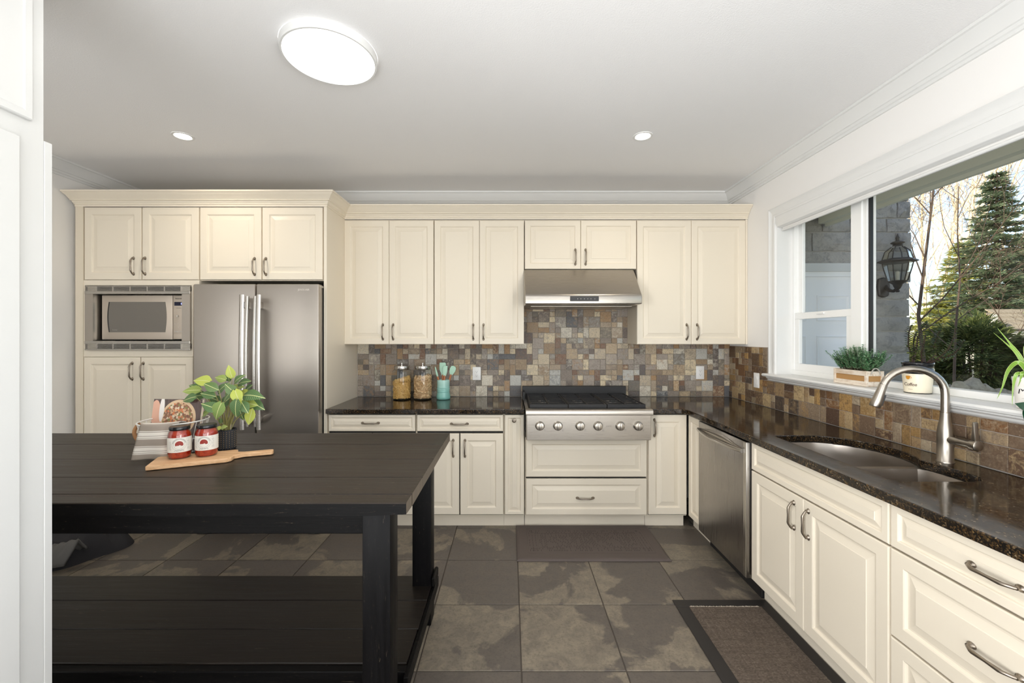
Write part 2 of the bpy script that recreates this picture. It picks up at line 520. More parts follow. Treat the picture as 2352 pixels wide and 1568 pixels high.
def frame_x(x0, x1, ya, yb_, za, zb, bars):
    mb = MB()
    for y in bars: mb.box(x0, x1, y - .03, y + .03, za, zb)
    for z in (za, zb - .06): mb.box(x0, x1, ya, yb_, z, z + .06)
    return mb
struct('added_window_3', frame_x(XL, XL + .03, -2.95, -1.05, .35, 2.15, (-2.92, -2.0, -1.08)), M['vinyl'], 'unseen window frame added around the left fill lamp')  # made-up frame that goes with the left fill lamp
struct('added_window_4', frame_x(XR - .03, XR, -2.5, -.5, .1, 2.2, (-2.47, -1.5, -.53)), M['vinyl'], 'unseen garden door frame added around the right fill lamp')  # made-up frame that goes with the right fill lamp
# floor tiles, one object each
T = 0.457
def slab_mesh(name, wd, dp, th, ch):
    """flat tile, local origin at centre of its top"""
    a, b = wd / 2, dp / 2
    vs = [(-a, -b, -th), (a, -b, -th), (a, b, -th), (-a, b, -th), (-a, -b, -ch), (a, -b, -ch), (a, b, -ch), (-a, b, -ch),
          (-a + ch, -b + ch, 0), (a - ch, -b + ch, 0), (a - ch, b - ch, 0), (-a + ch, b - ch, 0)]
    fs = [(0, 1, 5, 4), (1, 2, 6, 5), (2, 3, 7, 6), (3, 0, 4, 7), (4, 5, 9, 8), (5, 6, 10, 9), (6, 7, 11, 10), (7, 4, 8, 11), (8, 9, 10, 11)]
    return MB().add(vs, fs).mesh(name, 0, 1, 0)
floor = bpy.data.objects['floor']
cache = {}
x0 = 0.0487 - T * 8
for i in range(-1, 13):
    for j in range(-3, 5):
        a, b = max(x0 + i * T, XL), min(x0 + (i + 1) * T, XR)
        c, d = 1.842 + j * T, min(1.842 + (j + 1) * T, YW)
        if b - a < .02 or d - c < .02: continue
        key = (round(b - a, 3), round(d - c, 3))
        if key not in cache: cache[key] = slab_mesh('tile', b - a - .006, d - c - .006, .006, .0012)
        link('tile', cache[key], M['floor_tile'], floor, ((a + b) / 2, (c + d) / 2, R.uniform(-.0006, .0006)))

# slate mosaic tiles
U = .0508
SIZES = [(1, 1), (2, 1), (1, 2), (2, 2), (3, 1)]
def pack(cols, rows_of):
    used = set(); out = []
    for z in range(40):
        for x in range(cols):
            if z >= rows_of(x) or (x, z) in used: continue
            opts = []
            for (a, b), wgt in zip(SIZES, (4.6, 2.6, 2.6, 3.4, .2)):
                if all((x + p, z + q) not in used and x + p < cols and z + q < rows_of(x + p) for p in range(a) for q in range(b)):
                    opts += [(a, b)] * int(wgt * 10)
            a, b = R.choice(opts)
            for p in range(a):
                for q in range(b): used.add((x + p, z + q))
            out.append((x, z, a, b))
    return out
XM = -1.376
cols = int((XR - XM) / U)
US = (XR - XM) / cols
pieces = pack(cols, lambda x: 21 if .10 < XM + (x + .5) * US < 1.06 else 10)
Z0 = .9155
US_Z = (1.393 - Z0) / 10 * 1.0
def mosaic_mb(wd, hg, seed):
    r = random.Random(seed)
    g = .0015; th = .009 + r.uniform(-.002, .004); c = .0022
    j = lambda: r.uniform(-.001, .001)
    o = [(g + j(), g + j()), (wd - g + j(), g + j()), (wd - g + j(), hg - g + j()), (g + j(), hg - g + j())]
    i_ = [(g + c, g + c), (wd - g - c, g + c), (wd - g - c, hg - g - c), (g + c, hg - g - c)]
    vs = [(x, 0, z) for x, z in o] + [(x, -th + c + j(), z) for x, z in o] + [(x, -th + j() * .8, z) for x, z in i_]
    vs.append((wd / 2 + j(), -th - .0006 + j(), hg / 2 + j()))
    fs = []
    for k in range(4):
        l = (k + 1) % 4
        fs += [(k, l, 4 + l, 4 + k), (4 + k, 4 + l, 8 + l, 8 + k), (8 + k, 8 + l, 12)]
    return MB().add(vs, fs)
meshes = {}
def tile_mesh(a, b, k, su, sv):
    key = (a, b, k, round(su, 4), round(sv, 4))
    if key not in meshes: meshes[key] = mosaic_mb(a * su, b * sv, 977 * k + 31 * a + 7 * b).mesh('tile', 0, 1, 20)
    return meshes[key]
pieces.sort(key=lambda p: -p[2] * p[3])
vis = [p for p in pieces if Z0 + p[1] * US_Z < 1.73]
rest = MB()
for q, (x, z, a, b) in enumerate(vis):
    lx, lz = XM + x * US, Z0 + z * US_Z
    if q < 295:
        link('tile', tile_mesh(a, b, q % 6, US, US_Z), M['slate_b'], wall_back, (lx, YW - .0002, lz))
    else:
        s_ = mosaic_mb(a * US, b * US_Z, q)
        rest.add([(vx + lx, vy + YW - .0002, vz + lz) for vx, vy, vz in s_.v], s_.f)
if rest.v:
    o = link('small_tiles', rest.mesh('small_tiles', 0, 1, 0), M['slate_b_stuff'], wall_back); o['kind'] = 'stuff'
o = link('grout', MB().box(XM, XR, YW - .004, YW - .0001, .9145, 1.40).box(.10, 1.06, YW - .004, YW - .0001, 1.40, 1.72).mesh('grout'), M['grout'], wall_back)
# right wall: turned so that local x runs toward the camera
cols = 52
top_rows = lambda c: 9 if YW - .012 - (c + .5) * .0508 > 3.235 else 4
pieces = pack(cols, top_rows)
for q, (c, z, a, b) in enumerate(pieces):
    y = YW - .012 - c * .0508
    zz = Z0 + z * .0505 if z < 4 else Z0 + .202 + (z - 4) * .0505
    link('tile', tile_mesh(a, b, q % 6, .0508, .0505), M['slate_r'], wall_right, (XR + .0002, y, zz), (0, 0, -PI / 2))
link('grout', MB().box(XR - .004, XR - .0001, 1.17, YW, .9145, 1.118).box(XR - .004, XR - .0001, 3.22, YW, 1.118, 1.372).mesh('grout'), M['grout'], wall_right)

# white crown moulding under the ceiling
CR = [(0, 0), (0, -.105), (.012, -.105), (.014, -.092), (.022, -.088), (.026, -.076), (.034, -.074), (.046, -.044), (.066, -.022), (.072, -.016), (.084, -.014), (.084, 0)]
struct('trim_1', moulding([(XL, YW), (XR, YW)], CR, HC - .0005), M['white'], 'white crown moulding along the back wall')
struct('trim_2', moulding([(XL, YF), (XL, YW)], CR, HC - .0005), M['white'], 'white crown moulding along the left wall')
struct('trim_3', moulding([(XR, YW), (XR, YF)], CR, HC - .0005), M['white'], 'white crown moulding along the window wall')

# ------------------------------------------------------------------ kitchen window
def bx_part(name, bxs, m, parent, bevel=0.002, **k):
    mb = MB()
    for b in bxs: mb.box(*b)
    return part(name, mb, m, parent, bevel=bevel, **k)
win = thing('window_1', 'wide white vinyl window over the sink', None, (XR + .13, 1.9, WIN[2]))
win['kind'] = 'structure'
y0, y1, z0, z1 = WIN
GX = XR + .105            # room-side face of the vinyl frame
WM = M['vinyl']
bx_part('window_frame', [(GX, GX + .06, y0, y1, z0, z0 + .035), (GX, GX + .06, y0, y1, z1 - .035, z1), (GX, GX + .06, y1 - .035, y1, z0 + .035, z1 - .035),
                         (GX, GX + .06, y0, y0 + .035, z0 + .035, z1 - .035)], WM, win)
MU0, MU1 = 2.475, 2.585
bx_part('mullion', [(GX - .004, GX + .056, MU0 + .03, MU1, z0 + .035, z1 - .035)], WM, win)
bx_part('mullion', [(GX + .004, GX + .058, MU0, MU0 + .03, z0 + .035, z1 - .035)], WM, win)
# single-hung sashes on the left light
zr = 1.60
a, b = MU1, y1 - .035
bx_part('lower_sash', [(GX + .005, GX + .03, a, b, z0 + .035, z0 + .085), (GX + .005, GX + .03, a, b, zr - .02, zr + .025),
                       (GX + .005, GX + .03, a, a + .045, z0 + .085, zr - .02), (GX + .005, GX + .03, b - .045, b, z0 + .085, zr - .02)], WM, win)
bx_part('upper_sash', [(GX + .032, GX + .055, a, b, zr - .01, zr + .028), (GX + .032, GX + .055, a, b, z1 - .06, z1 - .035),
                       (GX + .032, GX + .055, a, a + .028, zr + .028, z1 - .06), (GX + .032, GX + .055, b - .04, b, zr + .028, z1 - .06)], WM, win)
bx_part('sash_lock', [(GX - .004, GX + .006, (a + b) / 2 - .035, (a + b) / 2 + .035, zr + .006, zr + .018)], WM, win, .003)
bx_part('gasket', [(GX + .012, GX + .03, MU0 - .012, MU0, z0 + .035, z1 - .035)], M['black_plastic'], win, 0)
bx_part('pane', [(GX + .016, GX + .020, a + .045, b - .045, z0 + .085, zr - .02)], M['pane'], win, 0)
bx_part('pane', [(GX + .042, GX + .046, a + .028, b - .04, zr + .028, z1 - .06)], M['pane'], win, 0)
bx_part('pane', [(GX + .030, GX + .034, y0 + .035, MU0, z0 + .035, z1 - .035)], M['pane'], win, 0)
# jamb lining
bx_part('jamb', [(XR - .001, GX, y1 - .004, y1 + .0005, z0, z1), (XR - .001, GX, y0 - .0005, y0 + .004, z0, z1), (XR - .001, GX, y0, y1, z1 - .004, z1 + .0005)], M['white'], win, 0)
# casing with a stepped profile, mitred at the top left
CS = [(0, 0), (0, .018), (.008, .021), (.016, .015), (.05, .012), (.058, .016), (.07, .014), (.075, 0)]
def casing(a0, a1, vert):
    mb = MB(); vs = []
    for d, h in CS:
        if vert: vs += [(XR - h, y1 + .075 - d, z0), (XR - h, y1 + .075 - d, z1 + .06 - d)]
        else: vs += [(XR - h, y1 + .075 - d, z1 + .06 - d), (XR - h, y0 - .075 + d, z1 + .06 - d)]
    k = len(CS)
    fs = [(2 * i, 2 * i + 1, 2 * ((i + 1) % k) + 1, 2 * ((i + 1) % k)) for i in range(k)]
    fs += [tuple(2 * i for i in range(k)), tuple(2 * i + 1 for i in range(k))[::-1]]
    return mb.add(vs, fs)
part('casing', casing(0, 0, True), M['white'], win)
part('casing', casing(0, 0, False), M['white'], win)
# stool and the cove moulding under it
SILL = z0
st = [(GX, SILL), (GX, SILL - .018), (XR - .04, SILL - .024), (XR - .052, SILL - .02), (XR - .056, SILL - .010), (XR - .050, SILL - .001), (XR - .04, SILL)]
part('window_sill', MB().prism([(x, z) for x, z in st], 'y', y0 - .1, y1 + .1), M['white'], win)
ap = [(XR, SILL - .024), (XR - .036, SILL - .024), (XR - .034, SILL - .032), (XR - .022, SILL - .040), (XR - .020, SILL - .046), (XR - .010, SILL - .056), (XR, SILL - .058)]
part('sill_moulding', MB().prism([(x, z) for x, z in ap], 'y', y0 - .08, y1 + .075), M['white'], win)

# roller blind cassette
bl = thing('roller_blind', 'white roller blind cassette fitted along the top of the window', 'blind', (XR, 1.9, 2.25))
cs = [(XR + .075, 2.346), (XR - .008, 2.346), (XR - .014, 2.338), (XR - .014, 2.285), (XR - .006, 2.266), (XR + .012, 2.258), (XR + .075, 2.258)]
part('cassette', MB().prism(cs, 'y', y0 + .02, y1 - .006), M['white'], bl, bevel=.002)
part('fabric', MB().box(XR + .030, XR + .032, y0 + .03, y1 - .02, 2.246, 2.262), M['wall'], bl)
part('bottom_bar', MB().box(XR + .022, XR + .040, y0 + .03, y1 - .018, 2.232, 2.248), M['white'], bl, bevel=.004)

# ================================================================== cabinets
def door_rings(fr, t=.02, small=9.0):
    r_ = [(0, 0), (0, t - .004), (.0015, t - .0015), (.004, t), (fr - .007, t), (fr - .003, t - .002), (fr, t - .007), (fr + .003, t - .009), (fr + .009, t - .009), (fr + .012, t - .0085), (fr + .036, t - .0025), (fr + .038, t - .0005), (fr + .040, t - .0005)]
    k = min(1.0, .40 * small / (fr + .040))
    return [(d if d <= .004 else .004 + (d - .004) * k, h) for d, h in r_]
HL = .118
def handle_mesh(cache=[]):
    if cache: return cache[0]
    mb = MB(); h = HL / 2
    for s in (-1, 1):
        mb.lathe([(.0095, 0), (.0095, .002), (.006, .005), (.0048, .009), (.0048, .014)], (0, 0, s * h), 12, 'y', True, True, 1, 1.35)
    pts = [(0, -.010, -h), (0, -.016, -h + .003), (0, -.027, -h + .020), (0, -.028, -h + .026), (0, -.028, 0), (0, -.028, h - .026), (0, -.027, h - .020), (0, -.016, h - .003), (0, -.010, h)]
    mb.tube(pts, [.0048, .005, .0052, .0062, .0048, .0062, .0052, .005, .0048], 8)
    cache.append(mb.mesh('handle', 0, 1, 50))
    return cache[0]
def knob_mesh(cache=[]):
    if not cache:
        cache.append(MB().lathe([(.007, 0), (.006, .008), (.012, .012), (.0165, .018), (.015, .023), (.009, .025), (.007, .022)], (0, 0, 0), 20, 'y').mesh('knob', 0, 1, 50))
    return cache[0]
def front(root, kind, x0, x1, z0, z1, handle=None, fr=.058, name=None):
    """raised-panel door or drawer front in the cabinet's own frame; handle = (type, x, z)"""
    d = part(name or kind, MB().rings(x0, x1, z0, z1, door_rings(fr, .02, min(x1 - x0, z1 - z0)), .02), M['cream'], root, world=False, smooth=5)
    if handle:
        ty, hx, hz = handle
        if ty == 'k': link('knob', knob_mesh(), M['pewter'], d, (hx, 0, hz))
        else: link('handle', handle_mesh(), M['pewter'], d, (hx, 0, hz), (0, PI / 2 if ty == 'h' else 0, 0))
    return d
def carcass(root, x0, x1, D, z0, z1, toe=0.0, name='carcass', toe_x=None, hollow=False):
    if hollow:
        mb = MB().box(x0 + .0015, x0 + .02, .0215, D, z0, z1).box(x1 - .02, x1 - .0015, .0215, D, z0, z1).box(x0 + .02, x1 - .02, .0215, D, z0, z0 + .02).box(x0 + .02, x1 - .02, .0215, .04, z0 + .02, z1)
    else: mb = MB().box(x0 + .0015, x1 - .0015, .0215, D, z0, z1)
    part(name, mb, M['cream_in'], root, world=False)
    part('shadow_gap', MB().box(x0 + .006, x1 - .006, .0205, .0215, z0 + .006, z1 - .004), M['gap'], root, world=False)
    if toe:
        a, b = toe_x or (x0, x1)
        part('toe_kick', MB().box(a + .0005, b - .0005, .075, .09, 0.0005, toe), M['cream'], root, world=False)

GD = 'raised panel kitchen cabinets'
# --- tall microwave cabinet
pan = thing('tall_cabinet', 'tall cream cabinet holding the microwave, against the left wall', 'cabinet', (-3.268, YT, 0), 0, GD)
PX = lambda px: wx(px, YT) + 3.268
mb = MB()
W1 = PX(457)
mb.box(0, PX(191), 0.0, .62, .10, 2.432)                       # left stile / side
mb.box(PX(191), W1, .0215, .62, .10, 1.352); mb.box(PX(191), W1, .0215, .62, 1.84, 2.432)
mb.box(PX(191), W1, .56, .62, 1.352, 1.84); mb.box(PX(441), W1, .0215, .56, 1.352, 1.84)
part('carcass', mb, M['cream_in'], pan, world=False)
part('face_frame', MB().box(PX(191), PX(443), 0.004, .0215, 1.303, 1.352).box(PX(191), PX(457), 0.004, .0215, 1.84, 1.879).box(PX(438.5), PX(443), .004, .0215, 1.352, 1.84)
     .box(PX(191), PX(194), .004, .0215, 1.352, 1.84), M['cream'], pan, world=False)
part('toe_kick', MB().box(0, W1, .075, .09, .0005, .10), M['cream'], pan, world=False)
zt, zb = wz(476, YT), wz(642, YT)
hz = wz(611, YT)
front(pan, 'door', PX(193.5), PX(324), zb, zt, ('v', PX(307), hz))
front(pan, 'door', PX(326.5), PX(456), zb, zt, ('v', PX(333.5), hz))
hz = wz(852, YT)
front(pan, 'door', PX(192), PX(321.5), .115, 1.30, ('v', PX(304), hz))
front(pan, 'door', PX(323.5), PX(443), .115, 1.30, ('v', PX(329.5), hz))
# --- cabinet over the fridge with its side panel
fc = thing('fridge_cabinet', 'cream two-door cabinet above the steel fridge with tall side panel', 'cabinet', (wx(457.5, YT), YT, 0), 0, GD)
FX = lambda px: wx(px, YT) - wx(457.5, YT)
W2 = FX(743.5)
part('carcass', MB().box(.001, W2, .0215, .62, 1.876, 2.432), M['cream_in'], fc, world=False)
part('side_panel', MB().box(W2, FX(750.5), 0, .638, .0, 2.432), M['cream'], fc, world=False, bevel=.0015)
front(fc, 'door', FX(459), FX(600), zb, zt, ('v', FX(585), wz(612, YT)))
front(fc, 'door', FX(602), FX(740.5), zb, zt, ('v', FX(611), wz(612, YT)))

# --- wall cabinets
UX = lambda px: wx(px, YU)
zt, zb = wz(506, YU), wz(790.5, YU)
def wall_cab(name, label, p0, pm, p1, zb, hz, side=None, fr=.055, group='cream wall cabinets'):
    x0 = UX(p0)
    t = thing(name, label, 'cabinet', (x0, YU, zb), 0, GD)
    f = lambda px: UX(px) - x0
    tt = t
    # frame local z = world z - zb
    part('carcass', MB().box(.001, f(p1) - .001, .0215, YW - YU - .001, 0, 2.43 - zb), M['cream_in'], t, world=False)
    part('shadow_gap', MB().box(.004, f(p1) - .004, .0205, .0215, .004, zt - zb + .004), M['gap'], t, world=False)
    front(t, 'door', .0015, f(pm) - .0012, 0, zt - zb, ('v', f(hz[0]), hz[2] - zb), fr)
    front(t, 'door', f(pm) + .0012, f(p1) - .0015, 0, zt - zb, ('v', f(hz[1]), hz[2] - zb), fr)
    return t, f
hy = wz(762, YU)
wall_cab('wall_cabinet', 'tall cream wall cabinet with two doors next to the fridge panel', 790.5, 893.5, 996, zb, (879.5, 903, hy))
wall_cab('wall_cabinet', 'tall cream wall cabinet with two doors directly left of the hood', 997, 1101, 1204, zb, (1087, 1110.5, hy))
wall_cab('wall_cabinet', 'short cream wall cabinet with two doors above the range hood', 1205, 1334, 1462, wz(617.5, YU), (1321.5, 1345, wz(590, YU)), fr=.05)
t, f = wall_cab('wall_cabinet', 'tall cream wall cabinet with two doors beside the window wall', 1463, 1588, 1713, zb, (1577, 1601, hy))
part('filler_strip', MB().box(f(1713) + .0005, XR - UX(1463) - .002, .004, .024, 0, 2.43 - zb), M['cream'], t, world=False)

# --- cream crown moulding over all the cabinets
CC = [(0, 0), (0, -.002), (.004, -.002), (.004, .012), (.010, .014), (.010, .022), (.016, .026), (.020, .036), (.030, .040), (.030, .046), (.036, .050), (.050, .070), (.066, .080), (.070, .086), (.078, .088), (.078, .100), (0, .100)]
ccx = wx(750.5, YT)
single('cabinet_cornice', moulding([(-3.268, YT), (ccx, YT), (ccx, YU), (XR - .003, YU)], CC, 2.4325, end0=.45), M['cream'],
       'stepped cream crown moulding running along the tops of all cabinets', 'moulding', (-1.4, YT, 2.432))

# --- base cabinets along the back wall
BX = lambda px: wx(px, YB)
D = YW - YB - .002
ZD = (.742, .866, .725, .115)       # drawer bottom, drawer top, door top, door bottom
def base_cab(label, p0, p1, rot=0):
    x0 = BX(p0)
    t = thing('base_cabinet', label, 'cabinet', (x0, YB, 0), 0, GD)
    carcass(t, 0, BX(p1) - x0, D, .10, .876, .10)
    return t, (lambda px: BX(px) - x0)
t, f = base_cab('cream base cabinet with drawer, left end of the back run, partly behind the table', 752, 955.5)
front(t, 'drawer', f(754), f(953), ZD[0], ZD[1], ('h', f(851), wz(971, YB)), .034)
front(t, 'door', f(754), f(853), ZD[3], ZD[2], ('v', f(842), wz(1030, YB)))
front(t, 'door', f(855), f(953), ZD[3], ZD[2], ('v', f(866), wz(1030, YB)))
t, f = base_cab('cream base cabinet with one drawer over two doors behind the table corner', 955.5, 1157.5)
front(t, 'drawer', f(957.5), f(1155.5), ZD[0], ZD[1], ('h', f(1055), wz(973, YB)), .034)
front(t, 'door', f(957.5), f(1054.5), ZD[3], ZD[2], ('v', f(1041), wz(1029, YB)))
front(t, 'door', f(1057), f(1155.5), ZD[3], ZD[2], ('v', f(1068), wz(1029, YB)))
t, f = base_cab('narrow cream pull-out cabinet with a round knob left of the range', 1157.5, 1205)
front(t, 'door', f(1159.5), f(1203), ZD[3], ZD[1], ('k', f(1181), wz(964.5, YB)), .034)
# under the range
x0 = BX(1206)
t = thing('base_cabinet', 'cream two-drawer cabinet under the steel range top', 'cabinet', (x0, YB, 0), 0, GD)
f = lambda px: BX(px) - x0
carcass(t, 0, f(1487.5), D, .10, .69, .10)
front(t, 'drawer', f(1208), f(1486), wz(1095, YB), .690, None, .05)
front(t, 'drawer', f(1208), f(1486), .113, wz(1099.5, YB), ('h', f(1344), wz(1143, YB)), .05)
t, f = base_cab('narrow cream cabinet with a door right of the range', 1488, 1579)
front(t, 'door', f(1490), f(1577.5), ZD[3], ZD[1], ('v', f(1503), wz(982, YB)))

# --- base run under the window: local x runs toward the camera
def run_cab(label, ya, yb_, toe=True, toe_x=None, hollow=False):
    t = thing('base_cabinet', label, 'cabinet', (XB, ya, 0), -PI / 2, GD)
    carcass(t, 0, ya - yb_, XR - XB - .002, .10, .876, .10 if toe else 0, toe_x=toe_x, hollow=hollow)
    return t
ya, yb_ = YB - .002, 2.965
t = run_cab('slim cream corner panel beside the dishwasher', ya, yb_, toe_x=(-.075, ya - yb_))
front(t, 'door', .012, ya - yb_ - .003, ZD[3], ZD[1], None, .05, 'door')
ya, yb_ = 2.347, 1.492
t = run_cab('cream sink cabinet with false front over two doors', ya, yb_, hollow=True)
front(t, 'drawer_front', .003, ya - yb_ - .002, .722, ZD[1] + .008, None, .042)
ym = ya - 1.926
front(t, 'door', .003, ym - .0015, ZD[3], .715, ('v', ym - .065, .615))
front(t, 'door', ym + .0015, ya - yb_ - .002, ZD[3], .715, ('v', ym + .032, .615))
ya, yb_ = 1.490, .838
t = run_cab('cream drawer stack at the near end of the window run', ya, yb_)
for za, zb_, fr in ((.722, ZD[1] + .008, .042), (.412, .715, .055), (ZD[3], .405, .055)):
    front(t, 'drawer', .003, ya - yb_ - .003, za, zb_, ('h', ya - 1.165, (za + zb_) / 2), fr)

# --- granite worktops
ZT, TH = .914, .036
cl = wx(747.5, 3.155)
single('worktop', MB().box(cl, .107, 3.155, YW - .005, ZT - TH, ZT), M['granite'], 'polished dark granite worktop left of the range', 'worktop', (-.6, 3.4, ZT - TH), bevel=.005, seg=2)
XC = 1.308
SINK = [(1.455, 2.312), (1.56, 2.318), (1.66, 2.316), (1.735, 2.285), (1.795, 2.225), (1.836, 2.15), (1.855, 2.06), (1.850, 1.975), (1.828, 1.905), (1.802, 1.868), (1.806, 1.83),
        (1.816, 1.76), (1.815, 1.68), (1.803, 1.625), (1.775, 1.594), (1.73, 1.585), (1.48, 1.585), (1.452, 1.594), (1.44, 1.62), (1.44, 2.285), (1.443, 2.302)]
outer = [(1.029, 3.155), (XC - .03, 3.155), (XC, 3.125), (XC, .80), (XR - .005, .80), (XR - .005, YW - .005), (1.029, YW - .005)]
mb = MB().prism(outer, 'z', ZT - TH, ZT, [SINK])
single('worktop', mb, M['granite'], 'polished dark granite corner worktop with the sink cutout', 'worktop', (1.6, 2.2, ZT - TH), bevel=.004, seg=2)

# --- undermount double sink
sk = thing('sink', 'stainless steel double bowl sink set under the granite', 'sink', (1.63, 1.95, .66))
def offset_poly(poly, d):
    c = Vector((sum(p[0] for p in poly) / len(poly), sum(p[1] for p in poly) / len(poly)))
    out = []
    for i, p in enumerate(poly):
        a, b = Vector(poly[i - 1]), Vector(poly[(i + 1) % len(poly)])
        t_ = (b - a).normalized(); nrm = Vector((t_.y, -t_.x))
        if (Vector(p) - c).dot(nrm) < 0: nrm = -nrm
        out.append(tuple(Vector(p) + nrm * d))
    return out
def resample(poly, k):
    P = [Vector(p) for p in poly]; n_ = len(P)
    ln = [(P[(i + 1) % n_] - P[i]).length for i in range(n_)]; tot = sum(ln); out = []; i = 0; acc = 0
    for q in range(k):
        s_ = tot * q / k
        while acc + ln[i] < s_: acc += ln[i]; i += 1
        out.append(tuple(P[i].lerp(P[(i + 1) % n_], (s_ - acc) / ln[i])))
    return out
big = [(1.452, 1.885), (1.80, 1.885)] + [p for p in SINK[8::-1]] + [(1.442, 2.302), (1.442, 2.285), (1.442, 1.9)]
big = [(1.46, 1.885), (1.80, 1.885), (1.826, 1.91), (1.847, 1.975), (1.852, 2.06), (1.833, 2.15), (1.792, 2.222), (1.733, 2.282), (1.66, 2.313), (1.56, 2.315), (1.458, 2.309), (1.443, 2.285), (1.443, 1.90)]
small = [(1.48, 1.588), (1.73, 1.588), (1.773, 1.597), (1.80, 1.627), (1.812, 1.68), (1.813, 1.76), (1.803, 1.83), (1.785, 1.855), (1.46, 1.855), (1.443, 1.84), (1.443, 1.62), (1.455, 1.597)]
zf = ZT - TH - .001
for nm, poly, dep in (('large_bowl', big, .205), ('small_bowl', small, .16)):
    poly = resample(poly, 48); mb = MB(); vs = []; fs = []
    lv = [(0, 0), (.002, -.01), (.006, -.05), (.012, -dep + .04), (.022, -dep + .015), (.045, -dep)]
    for d, h in lv:
        vs += [(x, y, zf + h) for x, y in offset_poly(poly, -d)]
    for a in range(len(lv) - 1):
        for i in range(48):
            j = (i + 1) % 48; fs.append((a * 48 + i, a * 48 + j, (a + 1) * 48 + j, (a + 1) * 48 + i))
    fs.append(tuple((len(lv) - 1) * 48 + i for i in range(48)))
    mb.add(vs, fs)
    b_ = part(nm, mb, M['sink_steel'], sk, smooth=50)
    cx_, cy_ = sum(p[0] for p in poly) / 48, sum(p[1] for p in poly) / 48
    part('drain', MB().lathe([(.044, 0), (.042, .003), (.034, .003), (.03, .0005)], (cx_, cy_, zf - dep + .001), 24), M['chrome'], b_)
part('flange', MB().prism(offset_poly(SINK, .018), 'z', zf - .002, zf, [resample(big, 40), resample(small, 40)]), M['sink_steel'], sk)
# ================================================================== appliances
# --- range hood
hx0, hx1 = .113, 1.028
hd = thing('range_hood', 'brushed steel under-cabinet range hood above the cooktop', 'range hood', (.57, YW, 1.70))
hp = [(YW - .002, 2.013), (YU + .002, 2.013), (3.315, 1.80), (3.297, 1.783), (3.293, 1.765), (3.293, 1.708), (YW - .002, 1.700)]
def bevel_mb(mb, off, seg=2):
    me = mb.mesh('t', off, seg); vs = [tuple(v.co) for v in me.vertices]; fs = [tuple(p.vertices) for p in me.polygons]
    bpy.data.meshes.remove(me); return MB().add(vs, fs)
part('body', bevel_mb(MB().prism(hp, 'x', hx0, hx1), .010, 3), M['steel_h'], hd, smooth=28)
part('filter', MB().box(hx0 + .05, hx1 - .05, 3.40, 3.75, 1.694, 1.703), M['steel_h'], hd, bevel=.003)
cp = part('control_panel', MB().box(wx(1309.5, 3.29), wx(1375.5, 3.29), 3.288, 3.2935, wz(691.5, 3.29), wz(680, 3.29)), M['black_plastic'], hd, bevel=.002)
for i, px in enumerate((1327, 1334.5, 1342.5, 1350, 1357.5, 1366.5)):
    part('button', MB().lathe([(.0022, 0), (.0020, .0012)], (wx(px, 3.287), 3.288, wz(686, 3.287)), 10, 'y'), M['light_print'], cp)

# --- gas range top
rx0, rx1 = .112, 1.026
rg = thing('gas_range', 'stainless steel six-burner gas range top with black grates', 'range top', (.569, 3.4, .70))
part('body', MB().box(rx0 + .004, rx1 - .004, 3.09, 3.79, .705, .912), M['steel_h'], rg)
part('control_front', MB().box(rx0 + .006, rx1 - .006, 3.066, 3.0905, .704, .888), M['steel_h'], rg, bevel=.003)
nose = [(3.10, .931), (3.048, .931), (3.038, .927), (3.033, .918), (3.034, .893), (3.040, .889), (3.10, .889)]
part('bullnose', MB().prism(nose, 'x', rx0 - .001, rx1 + .001), M['steel_h'], rg, bevel=.0015)
part('side_rail', MB().box(rx0 - .001, rx0 + .022, 3.10, 3.77, .905, .928), M['steel_s'], rg, bevel=.002)
part('side_rail', MB().box(rx1 - .022, rx1 + .001, 3.10, 3.77, .905, .928), M['steel_s'], rg, bevel=.002)
part('cooktop', MB().box(rx0 + .022, rx1 - .022, 3.10, 3.72, .909, .916), M['steel_s'], rg)
part('backguard', MB().box(rx0 - .006, wx(1438, 3.72), 3.72, 3.755, .914, 1.018).box(rx0 - .006, rx0 + .014, 3.60, 3.72, .914, .985), M['enamel'], rg, bevel=.003)
gw = (rx1 - rx0 - .056) / 3
for i in range(3):
    a, b = rx0 + .028 + i * gw + .002, rx0 + .028 + (i + 1) * gw - .002
    mb = MB()
    zt_, zl = .957, .947
    for (p, q, r_, s_) in ((a, b, 3.112, 3.126), (a, b, 3.700, 3.714), (a, a + .013, 3.126, 3.700), (b - .013, b, 3.126, 3.700), (a + .013, b - .013, 3.404, 3.420)):
        mb.box(p, q, r_, s_, zl - (.022 if r_ == 3.112 else 0), zt_)
    g_ = part('grate', mb, M['iron'], rg, bevel=.002)
    for y in (3.185, 3.27, 3.345, 3.48, 3.565, 3.64):
        part('bar', MB().box(a + .013, b - .013, y - .004, y + .004, .949, zt_ - .001), M['iron'], g_)
    c_ = (a + b) / 2
    part('bar', MB().box(c_ - .006, c_ + .006, 3.126, 3.700, .948, zt_ - .0005), M['iron'], g_)
    for fx in (a + .006, b - .006):
        for fy in (3.12, 3.70):
            part('foot', MB().box(fx - .006, fx + .006, fy - .006, fy + .006, .915, .950), M['iron'], g_)
    for y in (3.262, 3.565):
        bn = part('burner', MB().lathe([(.062, 0), (.060, .004), (.050, .006), (.046, .003), (.040, .003), (.038, .012), (.030, .013)], (c_, y, .9155), 28), M['chrome'], rg)
        part('burner_cap', MB().lathe([(.034, .012), (.035, .017), (.030, .020), (.005, .021)], (c_, y, .9155), 24), M['iron'], bn)
kz = .809
